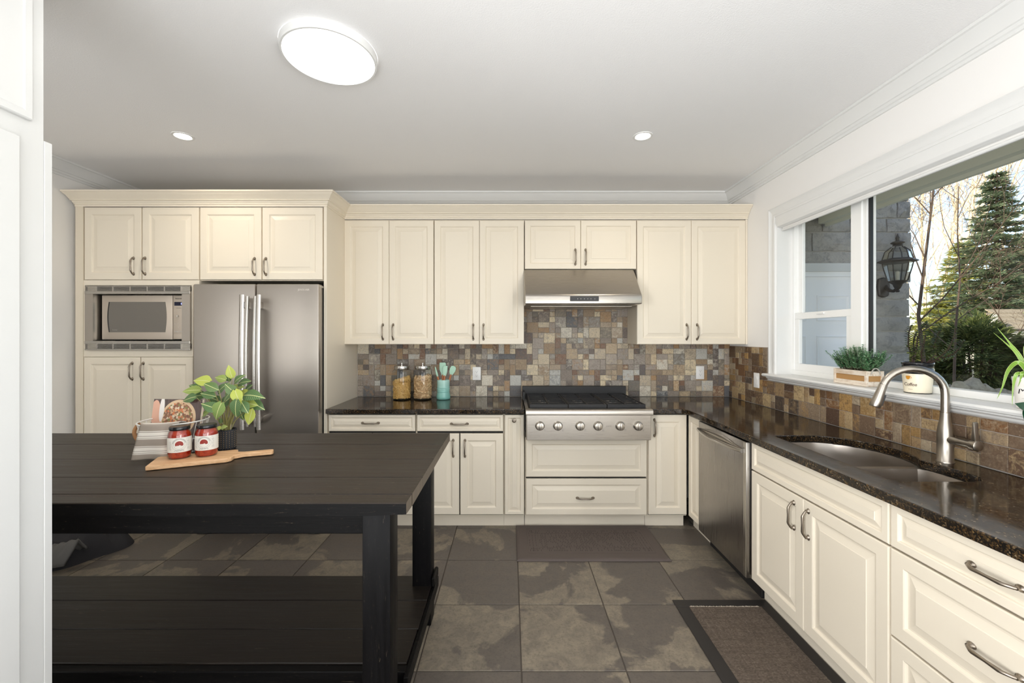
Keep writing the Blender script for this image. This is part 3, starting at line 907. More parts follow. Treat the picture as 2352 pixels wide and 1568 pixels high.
for k, px in enumerate((1240.4, 1281.9, 1333.2, 1374.4, 1425.3, 1466.9)):
    x = wx(px, 3.05)
    kb = part('knob', MB().lathe([(.034, 0), (.034, .006), (.030, .009), (.0285, .030), (.027, .034), (.024, .035)], (x, 3.066, kz), 28, 'y'), M['nickel'], rg, smooth=40)
    part('grip', bevel_mb(MB().box(x - .0065, x + .0065, 3.018, 3.034, kz - .026, kz + .026), .003), M['steel_h'], kb)
    part('pointer', MB().box(x + .008, x + .0095, 3.0305, 3.0312, kz + .008, kz + .015), M['dark_print'], kb)
    mx, mz = x + .037, kz - .032
    mb = MB(); q = .006
    for (u0, u1, v0, v1) in ((-q, q, -q, -q + .0008), (-q, q, q - .0008, q), (-q, -q + .0008, -q, q), (q - .0008, q, -q, q)):
        mb.box(mx + u0, mx + u1, 3.0652, 3.0662, mz + v0, mz + v1)
    ox = ((-1, 1), (-1, -1), (0, 1), (0, -1), (1, 1), (1, -1))[k]
    mb.box(mx + ox[0] * .0035 - .0016, mx + ox[0] * .0035 + .0016, 3.065, 3.0662, mz + ox[1] * .0035 - .0016, mz + ox[1] * .0035 + .0016)
    part('burner_mark', mb, M['grey_print'], rg)
text('CAFÉ', .0095, M['dark_print'], rg, (wx(1398, 3.066), 3.0655, wz(978.5, 3.066)), spacing=1.9)

# --- fridge
YFR = 3.105
fx = lambda px: wx(px, YFR)
fz = lambda py: wz(py, YFR)
fr = thing('refrigerator', 'stainless steel french door refrigerator between the cream cabinets', 'refrigerator', (fx(588), YFR, 0))
xl, xr_ = fx(444), fx(731.8)
part('body', MB().box(xl + .012, xr_ - .006, YFR + .075, YW - .03, .04, 1.825), mat('fridge_body_grey', L((70, 68, 66)), .5), fr)
ztop = fz(652)
for nm, a, b in (('left', xl, fx(586)), ('right', fx(588.8), xr_)):
    d = part('door', bevel_mb(MB().box(a, b, YFR, YFR + .07, .645, ztop), .007, 2), M['steel_v'], fr, smooth=25)
    if nm == 'left': pa, pb, si = fx(561), fx(580), 1
    else: pa, pb, si = fx(590.5), fx(609), -1
    # bowed handle: outer blade and inner grip on two posts
    za, zb2 = fz(983), fz(678)
    h_ = part('handle', bevel_mb(MB().grid(lambda u, v: (pa + (pb - pa) * .55 * u if si > 0 else pb - (pb - pa) * .55 * (1 - u), YFR - .055 - .012 * math.sin(PI * v) - .010 * math.sin(PI * u), za + (zb2 - za) * v), 5, 12), .0), M['steel_s'], d)
    gx = pb - .012 if si > 0 else pa + .012
    part('grip', MB().tube([(gx + si * 0, YFR - .040 - .018 * math.sin(PI * t / 10), za + .02 + (zb2 - za - .03) * t / 10) for t in range(11)], .0125, 10), M['steel_s'], h_, smooth=60)
    bxw = (pa + pb) / 2
    for zz in (za + .065, zb2 - .075):
        part('post', bevel_mb(MB().box(min(bxw - .016, bxw + .016), max(bxw - .016, bxw + .016), YFR - .052, YFR + .001, zz - .024, zz + .024), .003), M['steel_s'], h_)
    if nm == 'right':
        text('JENN-AIR', .020, M['light_print'], d, (fx(697.5), YFR - .0006, fz(665.3)), spacing=1.02, extrude=.0012)
dr = part('freezer_drawer', bevel_mb(MB().box(xl, xr_, YFR, YFR + .07, .095, .635), .007, 2), M['steel_v'], fr, smooth=25)
part('handle', MB().tube([(xl + .08, YFR, .575), (xl + .08, YFR - .05, .575), (xr_ - .08, YFR - .05, .575), (xr_ - .08, YFR, .575)], .012, 8), M['steel_s'], dr)
part('hinge', MB().box(xr_ - .012, xr_ + .003, YFR + .02, YFR + .10, ztop - .024, ztop - .008), M['steel_s'], fr, bevel=.002)
for px in (462, 718):
    x = fx(px)
    part('foot', MB().box(x - .045, x + .045, YFR + .005, YFR + .10, .001, .055), mat('fridge_foot', L((120, 118, 114)), .5, .3), fr, bevel=.006)
part('toe_grille', MB().box(xl + .06, xr_ - .06, YFR + .05, YFR + .07, .03, .09), M['black_plastic'], fr)

# --- built-in microwave
M['microwave_trim'] = mat('microwave_trim_steel', L((176, 168, 158)), .42, metal=.75)
YM = 3.166
mx_ = lambda u: wx(180 + u / 7.84, YM)
mz_ = lambda v: wz(630 + v / 7.84, YM)
mw = thing('microwave_oven', 'built-in microwave with champagne face and louvred steel trim kit', 'microwave', (mx_(1060), YM, mz_(1362)))
X0, X1 = mx_(115), mx_(2010)
part('trim_band', MB().box(X0, X1, YM - .004, YM + .012, mz_(352), mz_(300)), M['steel_s'], mw, bevel=.002)
part('trim_band', MB().box(X0, X1, YM - .004, YM + .012, mz_(1250), mz_(1198)), M['steel_s'], mw, bevel=.002)
part('trim_band', MB().box(X0, X1, YM, YM + .012, mz_(215), mz_(204)), M['steel_s'], mw, bevel=.001)
part('trim_band', MB().box(X0, X1, YM - .002, YM + .012, mz_(1364), mz_(1338)), M['steel_s'], mw, bevel=.001)
part('side_trim', MB().box(X0, mx_(262), YM, YM + .012, mz_(1198), mz_(352)), M['microwave_trim'], mw)
part('side_trim', MB().box(mx_(1862), X1, YM, YM + .012, mz_(1198), mz_(352)), M['microwave_trim'], mw)
part('side_lip', MB().prism([(mx_(262), YM), (mx_(306), YM + .05), (mx_(306), YM + .056), (mx_(262), YM + .010)], 'z', mz_(1198), mz_(352)), M['steel_s'], mw)
for (v0, v1) in ((215, 300), (1250, 1338)):
    lv = part('louvre', MB().box(X0, X1, YM + .010, YM + .016, mz_(v1), mz_(v0)), M['black_plastic'], mw)
    mb = MB()
    for j in range(4):
        vv = v0 + 3 + j * 21.5
        mb.box(X0, X1, YM + .001, YM + .011, mz_(vv + 9), mz_(vv))
    part('slats', mb, M['steel_s'], lv)
    for u in (325, 620, 930, 1240, 1550, 1850):
        part('divider', MB().box(mx_(u - 11), mx_(u + 11), YM - .0005, YM + .011, mz_(v1), mz_(v0)), M['steel_s'], lv)
    for u0, u1 in ((115, 325), (1850, 2010)):
        part('end_block', MB().box(mx_(u0 + 45 if u0 < 200 else u0), mx_(u1), YM + .0015, YM + .011, mz_(v1), mz_(v0)), M['steel_h'], lv)
part('cavity', MB().box(mx_(306), mx_(1862), YM + .058, YM + .37, mz_(1190), mz_(356)), M['gap'], mw)
DF = YM + .028          # door face
part('door', bevel_mb(MB().box(mx_(356), mx_(1642), DF, DF + .03, mz_(1174), mz_(366)), .005, 2), M['microwave_face'], mw)
door = bpy.data.objects[[o.name for o in mw.children if o.name.startswith('door')][0]]
wn = [];
for t in range(13):
    v = 490 + 550 * t / 12; bow = 26 * math.sin(PI * t / 12)
    wn.append((mx_(1512 + bow * .9), mz_(v)))
wn2 = [(mx_(500 - 26 * math.sin(PI * t / 12)), mz_(490 + 550 * t / 12)) for t in range(12, -1, -1)]
part('door_window', MB().prism(wn + wn2, 'y', DF - .0015, DF + .002), M['smoked'], door, smooth=20)
part('handle_recess', MB().prism([(mx_(505 - 26 * math.sin(PI * t / 12)), mz_(490 + 550 * t / 12)) for t in range(13)] + [(mx_(488 - 26 * math.sin(PI * t / 12)), mz_(490 + 550 * t / 12)) for t in range(12, -1, -1)], 'y', DF - .0022, DF), M['black_plastic'], door, smooth=20)
text('inverter', .0105, M['light_print'], door, (mx_(600), DF - .0018, mz_(998)), spacing=1.1)
cpn = part('control_panel', bevel_mb(MB().box(mx_(1648), mx_(1858), DF + .001, DF + .03, mz_(1170), mz_(368)), .004, 2), M['microwave_face'], mw)
text('Panasonic', .0125, M['dark_print'], cpn, (mx_(1752), DF + .0003, mz_(430)), spacing=1.0, extrude=.0005)
part('display', MB().box(mx_(1675), mx_(1836), DF - .0005, DF + .002, mz_(558), mz_(490)), M['screen'], cpn)
part('display_digit', MB().box(mx_(1795), mx_(1812), DF - .001, DF, mz_(540), mz_(505)), M['screen_text'], cpn)
text('turbo defrost', .0065, M['grey_print'], cpn, (mx_(1755), DF + .0006, mz_(600)))
for v, us in ((655, (1688, 1750, 1812)), (886, (1688, 1750, 1812)), (950, (1688, 1750, 1812))):
    for u in us:
        part('button', MB().lathe([(.0022, 0), (.002, .002), (.0008, .0026)], (mx_(u), DF + .001, mz_(v)), 10, 'y'), M['chrome'], cpn)
part('dial', MB().lathe([(.0075, 0), (.0068, .010), (.006, .012)], (mx_(1745), DF + .001, mz_(748)), 24, 'y'), M['chrome'], cpn)
for u0, u1 in ((1675, 1740), (1760, 1826)):
    part('button', MB().box(mx_(u0), mx_(u1), DF - .001, DF + .002, mz_(1034), mz_(1020)), M['chrome'], cpn, bevel=.0008)
part('door_release', bevel_mb(MB().box(mx_(1662), mx_(1838), DF - .0012, DF + .004, mz_(1166), mz_(1070)), .0015), M['microwave_face'], cpn)

# --- dishwasher in the window run (local x toward the camera)
dwa, dwb = 2.957, 2.352
dw = thing('dishwasher', 'stainless steel dishwasher with curved bar handle in the window run', 'dishwasher', (XB, dwa, 0), -PI / 2)
wd = dwa - dwb
part('body', MB().box(.002, wd - .002, .03, .60, .10, .872), M['black_plastic'], dw, world=False)
part('door', bevel_mb(MB().box(.004, wd - .004, -.022, .028, .108, .868), .006, 2), M['steel_dw'], dw, world=False, smooth=25)
dd = [o for o in dw.children if o.name.startswith('door')][0]
part('edge_strip', MB().box(wd - .030, wd - .006, -.0235, -.020, .112, .864), M['steel_s'], dd, world=False)
part('handle', MB().tube([(.02 + (wd - .05) * t / 12, -.030 - .034 * math.sin(PI * t / 12) ** .8, .812) for t in range(13)], .0125, 10), M['steel_s'], dd, world=False, smooth=60)
part('handle_recess', MB().grid(lambda u, v: (.012 + (wd - .05) * u, -.0226 - .004 * math.sin(PI * v), .815 + .038 * v * math.sin(PI * u)), 14, 4), M['steel_h'], dd, world=False)
part('toe_panel', MB().box(.002, wd - .002, .062, .08, .001, .102), M['black_plastic'], dw, world=False)

# --- faucet
fa = thing('faucet', 'brushed nickel pull-down gooseneck faucet behind the sink', 'faucet', (1.884, 1.833, ZT))
bx0, by0 = 1.884, 1.833
part('base', MB().lathe([(.030, 0), (.030, .004), (.0275, .006), (.0275, .09), (.0275, .125), (.0245, .150), (.0195, .175), (.0172, .195), (.0168, .213)], (bx0, by0, ZT), 36), M['nickel'], fa, smooth=60)
tip = Vector((1.640, 1.905)); bs = Vector((bx0, by0)); dr_ = (tip - bs); rch = dr_.length; dr_.normalize()
pts = [(bx0, by0, ZT + .213), (bx0, by0, ZT + .26)]
rad_ = .105
for t in range(0, 15):
    a = PI * t / 16 * 1.03
    q = bs + dr_ * (rad_ * (1 - math.cos(a)) * 1.08); pts.append((q.x, q.y, ZT + .295 + rad_ * math.sin(a)))
part('spout', MB().tube(pts, .0148, 20), M['nickel'], fa, smooth=60)
e0, e1 = Vector(pts[-1]), Vector((tip.x, tip.y, 1.140))
ax = (e1 - e0)
sh = MB().lathe([(.0150, 0), (.0158, .004), (.0165, .03), (.0200, .075), (.0215, ax.length - .004), (.0195, ax.length), (.012, ax.length - .002)], (0, 0, 0), 28)
sh.xf(Matrix.Translation(e0) @ ax.to_track_quat('Z', 'Y').to_matrix().to_4x4())
hdp = part('spray_head', sh, M['nickel'], fa, smooth=60)
qd = Vector((ax.x, ax.y, ax.z)).normalized()
cc_ = e0 + qd * (ax.length * .62)
bt = MB().box(-.006, .006, -.0245, -.014, -.024, .028)
rotm = qd.to_track_quat('Z', 'Y').to_matrix().to_4x4()
part('spray_button', bt.xf(Matrix.Translation(cc_) @ rotm), M['black_plastic'], hdp, bevel=.002)
part('seam', MB().lathe([(.0172, .2125), (.0176, .214), (.0172, .2155)], (bx0, by0, ZT), 32, 'z', False, False), M['pewter'], fa)
lz = ZT + .100
ly = MB().lathe([(.0165, 0), (.0165, .055), (.0172, .056), (.0172, .085), (.0215, .090), (.0215, .112), (.019, .114)], (bx0, by0 - .018, lz), 28, 'y')
lv_ = part('handle_hub', ly, M['nickel'], fa, smooth=50)
lev = [(by0 - .108, lz + .006), (by0 - .128, lz + .008), (by0 - .124, lz + .06), (by0 - .122, lz + .094), (by0 - .114, lz + .096), (by0 - .113, lz + .06)]
part('lever', bevel_mb(MB().prism(lev, 'x', bx0 - .010, bx0 + .010), .003, 2), M['nickel'], lv_)

# --- outlets and switch
def plate(name, label, px, py, right=False):
    if not right:
        o = thing(name, label, name.replace('_', ' '), (wx(px, YW - .012), YW - .012, wz(py, YW - .012)))
    else:
        y = yx(px, XR - .012)
        o = thing(name, label, 'switch', (XR - .012, y, wz(py, y)), -PI / 2)
    part('plate', bevel_mb(MB().box(-.037, .037, -.006, .0, -.059, .059), .0025, 2), M['outlet'], o, world=False)
    if not right:
        part('face', bevel_mb(MB().box(-.017, .017, -.0078, -.005, -.034, .034), .001), M['outlet'], o, world=False)
        for s in (-1, 1):
            mb = MB()
            mb.box(-.0075, -.0055, -.0082, -.0077, s * .017 - .001, s * .017 + .007); mb.box(.0055, .0075, -.0082, -.0077, s * .017 - .001, s * .017 + .006)
            mb.lathe([(.0028, 0), (.0028, .0005)], (0, -.0077, s * .017 - .009), 10, 'y')
            part('slots', mb, M['dark_print'], o, world=False)
    else:
        part('surround', MB().box(-.017, .017, -.0068, -.005, -.034, .034), M['outlet'], o, world=False, bevel=.0006)
        part('rocker', MB().prism([(-.0105, .030), (-.0066, 0), (-.008, -.030), (-.005, -.030), (-.005, .030)], 'x', -.012, .012), M['outlet'], o, world=False)
    return o
plate('power_outlet', 'white duplex outlet on the mosaic between the crock and the range', 1095, 857.5)
plate('power_outlet', 'white duplex outlet on the mosaic right of the range', 1607.5, 855.5)
plate('light_switch', 'white rocker switch on the mosaic beside the window', 1738.5, 873, True)

# --- ceiling lights
def xyc(px, py, z=HC):
    Z = F * (z - H) / (CY - py); return (px - CX) / F * Z, Z
x, y = -.816, 1.915
o = thing('ceiling_light', 'large round flush ceiling light with a bright white diffuser', 'ceiling light', (x, y, HC))
part('rim', MB().lathe([(.206, 0), (.206, -.028), (.202, -.033), (.194, -.033), (.192, -.028)], (x, y, HC - .0005), 64, cap0=False, cap1=False), M['white'], o, smooth=40)
part('diffuser', MB().lathe([(.1925, 0), (.1915, -.0015), (.0, -.002)], (x, y, HC - .029), 64, cap0=False, cap1=False), M['lamp_white'], o)
for label, px, py in (('small recessed downlight above the fridge side of the room', 420, 312), ('small recessed downlight above the range side of the room', 1476.5, 312)):
    x, y = xyc(px, py)
    o = thing('downlight', label, 'downlight', (x, y, HC))
    part('trim_ring', MB().lathe([(.062, 0), (.061, -.004), (.052, -.006), (.046, -.003), (.044, .0)], (x, y, HC - .0005), 36, cap0=False, cap1=False), M['white'], o, smooth=40)
    part('lens', MB().lathe([(.046, -.0025), (.02, -.0035), (.0, -.0037)], (x, y, HC), 36, cap0=False, cap1=False), M['lamp_warm'], o)
    lamp('downlight_beam', 'AREA', (x, y, HC - .012), 4, (1, .88, .72), (0, 0, 0), .08, spread=rad(150))
lamp('ceiling_light_glow', 'AREA', (-.816, 1.915, HC - .036), 3, (1, .97, .92), (0, 0, 0), .37)
# ================================================================== work table
TX0, TX1, TY0, TY1, TZ = -2.66, -.337, 1.378, 2.377, .914
tb = thing('work_table', 'long distressed black timber work table with a lower shelf', 'table', ((TX0 + TX1) / 2, (TY0 + TY1) / 2, 0))
ys = [TY0, 1.458, 1.632, 1.873, 2.133, TY1]
def plank(name, x0, x1, y0, y1, z0, z1, m, seed, notch=False):
    """plank with slightly wavering edges"""
    r = random.Random(seed); n_ = 18
    mb = MB(); vs = []
    ws = [r.uniform(-.0012, .0012) for _ in range(2 * n_ + 2)]
    for i in range(n_ + 1):
        x = x0 + (x1 - x0) * i / n_
        dz = 0
        if notch:
            t = (x - (TX1 - .19)) / .05
            dz = .012 * max(0, 1 - abs(t)) + (.006 if x > TX1 - .12 else 0)
        vs += [(x, y0 + .0012 + ws[i], z0 + dz), (x, y0 + .0012 + ws[i], z1 - .003), (x, y0 + .004 + ws[i], z1),
               (x, y1 - .004 + ws[i + n_], z1), (x, y1 - .0012 + ws[i + n_], z1 - .003), (x, y1 - .0012 + ws[i + n_], z0)]
    fs = []
    for i in range(n_):
        for q in range(6):
            r_ = (q + 1) % 6; fs.append((i * 6 + q, i * 6 + r_, i * 6 + 6 + r_, i * 6 + 6 + q))
    fs.append(tuple(range(6))[::-1]); fs.append(tuple(n_ * 6 + q for q in range(6)))
    o = part(name, mb.add(vs, fs), m, tb, smooth=30)
    o.data = o.data.copy()
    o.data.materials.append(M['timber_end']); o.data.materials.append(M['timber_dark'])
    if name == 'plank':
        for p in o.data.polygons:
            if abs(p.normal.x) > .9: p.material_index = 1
            elif notch and p.normal.y < -.9: p.material_index = 2
    return o
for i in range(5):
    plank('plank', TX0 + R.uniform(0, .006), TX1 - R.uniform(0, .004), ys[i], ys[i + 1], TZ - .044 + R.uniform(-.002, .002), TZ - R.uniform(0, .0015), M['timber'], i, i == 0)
LW = .094
for x in (TX1 - .062 - LW, TX0 + .06):
    for y in (1.408, 2.128):
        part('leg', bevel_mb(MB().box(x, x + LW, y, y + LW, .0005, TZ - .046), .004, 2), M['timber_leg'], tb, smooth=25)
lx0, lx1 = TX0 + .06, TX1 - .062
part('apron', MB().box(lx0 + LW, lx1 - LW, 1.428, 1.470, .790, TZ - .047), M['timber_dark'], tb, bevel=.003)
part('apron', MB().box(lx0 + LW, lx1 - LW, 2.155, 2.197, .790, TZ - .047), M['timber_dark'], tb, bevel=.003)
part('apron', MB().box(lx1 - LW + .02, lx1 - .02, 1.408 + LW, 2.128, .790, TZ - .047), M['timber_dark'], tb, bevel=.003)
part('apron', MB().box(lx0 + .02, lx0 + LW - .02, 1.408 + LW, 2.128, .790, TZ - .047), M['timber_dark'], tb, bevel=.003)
sy = [1.6275, 1.818, 2.016, 2.224]
for i in range(3):
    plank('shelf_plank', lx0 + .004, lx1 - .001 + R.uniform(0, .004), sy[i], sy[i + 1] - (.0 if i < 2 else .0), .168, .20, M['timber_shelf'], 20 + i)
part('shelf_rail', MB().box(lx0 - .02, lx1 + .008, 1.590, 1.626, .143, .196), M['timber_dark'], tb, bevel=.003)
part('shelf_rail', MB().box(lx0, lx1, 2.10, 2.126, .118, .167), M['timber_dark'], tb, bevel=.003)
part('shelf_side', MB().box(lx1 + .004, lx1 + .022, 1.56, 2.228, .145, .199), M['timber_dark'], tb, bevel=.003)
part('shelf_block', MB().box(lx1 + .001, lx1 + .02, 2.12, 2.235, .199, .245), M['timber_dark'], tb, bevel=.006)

# ------------------------------------------------------------------ things on the table
def tt(px, py, z=TZ):
    Z = F * (H - z) / (py - CY); return Vector(((px - CX) / F * Z, Z, z))
# cutting board
m = M['board'] = mat('pale_beech', L((222, 178, 132)), .5)
n = N(m); n.color(n.ramp(n.noise(n.coord('Object', (4, 60, 60), (0, 0, -.42)), 1.5, 4, .6, .5), [(.3, L((206, 158, 112))), (.7, L((232, 192, 148)))]))
A = Vector((-1.469, 1.702)); d = Vector((.909, .417)); pz = Vector((-d.y, d.x))
def bp(s, t): q = A + d * s + pz * t; return (q.x, q.y)
bd = [bp(0, 0), bp(.275, 0), bp(.292, .012), bp(.298, .045), bp(.33, .062), bp(.40, .058), bp(.44, .056), bp(.447, .064), bp(.447, .084), bp(.44, .090), bp(.40, .092), bp(.33, .095),
      bp(.303, .108), bp(.298, .146), bp(.285, .152), bp(.01, .152), bp(0, .146)]
board = single('cutting_board', MB().prism(bd, 'z', TZ, TZ + .018), M['board'], 'pale beech cutting board with a handle under the sauce jars', 'cutting board', (-1.33, 1.80, TZ), bevel=.003, seg=2)
board.location.z += .0012
zb_ = TZ + .0195
# sauce jars
m = M['sauce'] = mat('tomato_sauce', L((150, 32, 14)), .25, spec=.5, coat=.6)
n = N(m); n.color(n.ramp(n.noise(n.coord('Object'), 60, 5, .7), [(.35, L((132, 22, 10))), (.55, L((168, 44, 20))), (.75, L((196, 74, 34)))]))
M['lid'] = mat('black_lid', (.012, .012, .013), .22)
m = M['jar_label'] = mat('cream_paper_label', L((226, 222, 212)), .6)
def label_mb(x, y, z, r, z0, z1, a0, a1, k=28):
    return MB().grid(lambda u, v: (x + r * math.sin(a0 + (a1 - a0) * u), y - r * math.cos(a0 + (a1 - a0) * u), z + z0 + (z1 - z0) * v), k, 1)
def on_cyl(mb, x, y, z, r, a):
    """bend a flat decal (u,0,v) around a jar"""
    mb.v = [(x + (r - q[1]) * math.sin(a + q[0] / r), y - (r - q[1]) * math.cos(a + q[0] / r), z + q[2]) for q in mb.v]; return mb
def arc_strip(r0, r1, a0, a1, k=24, cz=0, cu=0):
    vs = []; fs = []
    for i in range(k + 1):
        a = a0 + (a1 - a0) * i / k
        vs += [(cu + r0 * math.cos(a), 0.0, cz + r0 * math.sin(a)), (cu + r1 * math.cos(a), 0.0, cz + r1 * math.sin(a))]
    for i in range(k): fs.append((2 * i, 2 * i + 1, 2 * i + 3, 2 * i + 2))
    return MB().add(vs, fs)
def sauce_jar(label, x, y, turn):
    t = thing('sauce_jar', label, 'jar', (x, y, zb_), 0, 'jars of tomato sauce')
    r = .0425
    c = (x, y, zb_)
    part('sauce', MB().lathe([(.028, .0015), (.037, .003), (.041, .012), (.0415, .04), (.0415, .10), (.038, .112), (.033, .118), (.0325, .124), (.01, .124)], c, 40), M['sauce'], t, smooth=60)
    part('glass', MB().lathe([(.030, 0), (.0385, .002), (.0425, .012), (.0425, .102), (.0395, .114), (.0345, .120), (.034, .128)], c, 40, cap1=False), M['jar_glass'], t, smooth=60)
    part('lid', MB().lathe([(.0365, .121), (.0375, .1225), (.0375, .133), (.0355, .136), (.033, .1365), (.031, .1355), (.004, .1358)], c, 40), M['lid'], t, smooth=45)
    lb = part('paper_label', label_mb(x, y, zb_, r + .0006, .030, .092, turn - 1.75, turn + 1.75), M['jar_label'], t, smooth=0)
    R1 = r + .0010
    art = arc_strip(.0196, .0202, 0, 2 * PI, 40).add(*(lambda q: (q.v, q.f))(arc_strip(.0258, .0264, .0, 2 * PI, 44)))
    part('label_ring', on_cyl(art, x, y, zb_ + .064, R1, turn), M['grey_print'], lb)
    dome = MB(); vs = [(0, 0, -.0076)] + [(.0146 * math.cos(a), 0, .0146 * math.sin(a)) for a in [(-.55 + (PI + 1.1) * i / 24) for i in range(25)]]
    dome.add(vs, [(0, i, i + 1) for i in range(1, 25)])
    part('label_emblem', on_cyl(dome, x, y, zb_ + .0635, R1 + .0002, turn), M['emblem'], lb)
    sk_ = MB()
    rr = random.Random(5)
    for i in range(15):                                   # white skyline cut into the emblem foot
        u = -.0135 + i * .0018; h_ = rr.uniform(.0005, .0032) + (.002 if 5 < i < 10 else 0)
        sk_.box(u, u + .0017, -.0001, 0, -.0135, -.0078 + h_)
    part('label_skyline', on_cyl(sk_, x, y, zb_ + .064, R1 + .0004, turn), M['jar_label'], lb)
    tx = MB(); rr = random.Random(9)
    for i in range(26):
        a = .25 + (PI - .5) * i / 25
        cxr, cz_ = .0230 * math.cos(a), .0230 * math.sin(a)
        tx.box(cxr - .0008, cxr + .0008, -.0001, 0, cz_ - .0012, cz_ + .0012)
    for row, (z_, n_) in enumerate(((-.0232, 15), (-.0272, 19))):
        for i in range(n_):
            u = (i - n_ / 2) * .0019
            if rr.random() < .15: continue
            tx.box(u, u + .0013, -.0001, 0, z_ - .0009, z_ + .0009)
    for side in (-1, 1):
        for row in range(9):
            for i in range(8):
                if rr.random() < .2: continue
                u = side * .0345 + (i - 4) * .0013
                tx.box(u, u + .0009, -.0001, 0, .012 - row * .0042 - .0006, .012 - row * .0042 + .0006)
    part('label_print', on_cyl(tx, x, y, zb_ + .064, R1, turn), M['grey_print'], lb)
    sl = arc_strip(.0052, .0056, 0, 2 * PI, 20, .018, .030); sl.add(*(lambda q: (q.v, q.f))(arc_strip(.0028, .0032, .4, 2.2, 10, .0165, .030)))
    part('label_seal', on_cyl(sl, x, y, zb_ + .064, R1, turn), M['grey_print'], lb)
M['emblem'] = mat('red_emblem', L((142, 38, 24)), .5)
sauce_jar('tomato sauce jar with black lid on the board, beside the striped towel', -1.431, 1.832, .62)
sauce_jar('tomato sauce jar with black lid on the board, in front of the plant pot', -1.340, 1.868, .38)

# wire basket holding the cookbook
wm = M['wire'] = mat('white_wire', L((238, 236, 230)), .35)
bc = Vector((-1.575, 1.985))
bk = thing('wire_basket', 'round white wire basket holding the cookbook', 'basket', (bc.x, bc.y, TZ))
def ring(r, z, k=40): return [(bc.x + r * math.cos(2 * PI * i / k), bc.y + r * math.sin(2 * PI * i / k), z) for i in range(k)]
part('rim', MB().tube(ring(.134, TZ + .150), .0032, 8, closed=True), wm, bk, smooth=60)
part('base_ring', MB().tube(ring(.088, TZ + .0045), .0028, 8, closed=True), wm, bk, smooth=60)
part('hoop', MB().tube(ring(.112, TZ + .07), .0022, 6, closed=True), wm, bk, smooth=60)
for i in range(24):
    a = 2 * PI * i / 24
    part('wire', MB().tube([(bc.x + r * math.cos(a), bc.y + r * math.sin(a), TZ + z) for r, z in ((.012, .0045), (.088, .0045), (.112, .07), (.134, .150))], .0016, 6), wm, bk, smooth=60)
# tan side handle of the basket
a0 = PI + .35
part('handle', MB().tube([(bc.x + (.134 + .018 * math.sin(PI * t / 8)) * math.cos(a0), bc.y + (.134 + .018 * math.sin(PI * t / 8)) * math.sin(a0), TZ + .145 - .085 * t / 8) for t in range(9)], .0075, 8),
     mat('tan_wood', L((176, 128, 84)), .5), bk, smooth=60)
# cookbook
ck = thing('cookbook', 'cookbook with a noodle bowl photo on its cover, standing in the wire basket', 'book', (-1.590, 1.995, TZ + .008), rad(-3))
w2, hh, th = .120, .236, .016
tilt = Matrix.Rotation(rad(-9), 4, 'X')
m = mat('book_cover_photo', (.3, .2, .15), .3)
n = N(m)
tc = n.new('TexCoord'); sp = n.new('SeparateXYZ'); n.link(tc.outputs['Generated'], sp.inputs[0])
gx, gz = sp.outputs[0], sp.outputs[2]
def ell(cx_, cz_, rx, rz):
    return n.math('ADD', n.math('POWER', n.math('DIVIDE', n.math('SUBTRACT', gx, cx_), rx), 2), n.math('POWER', n.math('DIVIDE', n.math('SUBTRACT', gz, cz_), rz), 2))
bg_ = n.ramp(n.noise(n.coord('Generated', (60, 1, 3)), 1.5, 3), [(.3, L((52, 38, 34))), (.7, L((98, 74, 66)))])
v = n.coord('Generated', (13, 1, 13))
food = n.ramp(n.voro(n.coord('Generated', (26, 1, 24)), 1.0).outputs['Color'], [(0, L((206, 170, 128))), (.2, L((222, 190, 150))), (.32, L((92, 50, 32))), (.46, L((122, 70, 44))), (.58, L((214, 110, 48))), (.68, L((96, 118, 52))), (.8, L((232, 226, 200))), (.92, L((70, 38, 28)))], 'CONSTANT')
food = n.mix(n.ramp(n.noise(v, 2.2, 5, .7, 1.5), [(.4, (0,) * 3), (.6, (.7,) * 3)]), food, L((176, 122, 82)))
bowl_d = ell(.55, .62, .36, .37)
col = n.mix(n.math('LESS_THAN', bowl_d, 1.0), bg_, L((214, 184, 146)))
col = n.mix(n.math('LESS_THAN', ell(.54, .61, .315, .325), 1.0), col, food)
hand = n.math('MAXIMUM', n.math('LESS_THAN', ell(.06, .74, .10, .24), 1.0), n.math('LESS_THAN', ell(.14, .52, .07, .14), 1.0))
col = n.mix(hand, col, L((224, 172, 146)))
col = n.mix(n.math('LESS_THAN', ell(.19, .8, .05, .25), 1.0), col, L((236, 230, 224)))
col = n.mix(n.math('LESS_THAN', ell(.17, .30, .05, .06), 1.0), col, L((178, 40, 40)))
n.color(col)
mb = MB().box(-w2, w2, -th / 2, -th / 2 + .002, 0, hh)
part('front_cover', mb.xf(tilt), m, ck, world=False)
part('pages', MB().box(-w2 + .002, w2 - .003, -th / 2 + .002, th / 2 - .002, .002, hh - .002).xf(tilt), mat('book_pages', L((236, 226, 208)), .7), ck, world=False)
part('back_cover', MB().box(-w2, w2, th / 2 - .002, th / 2, 0, hh).xf(tilt), mat('book_back', L((226, 206, 190)), .5), ck, world=False)
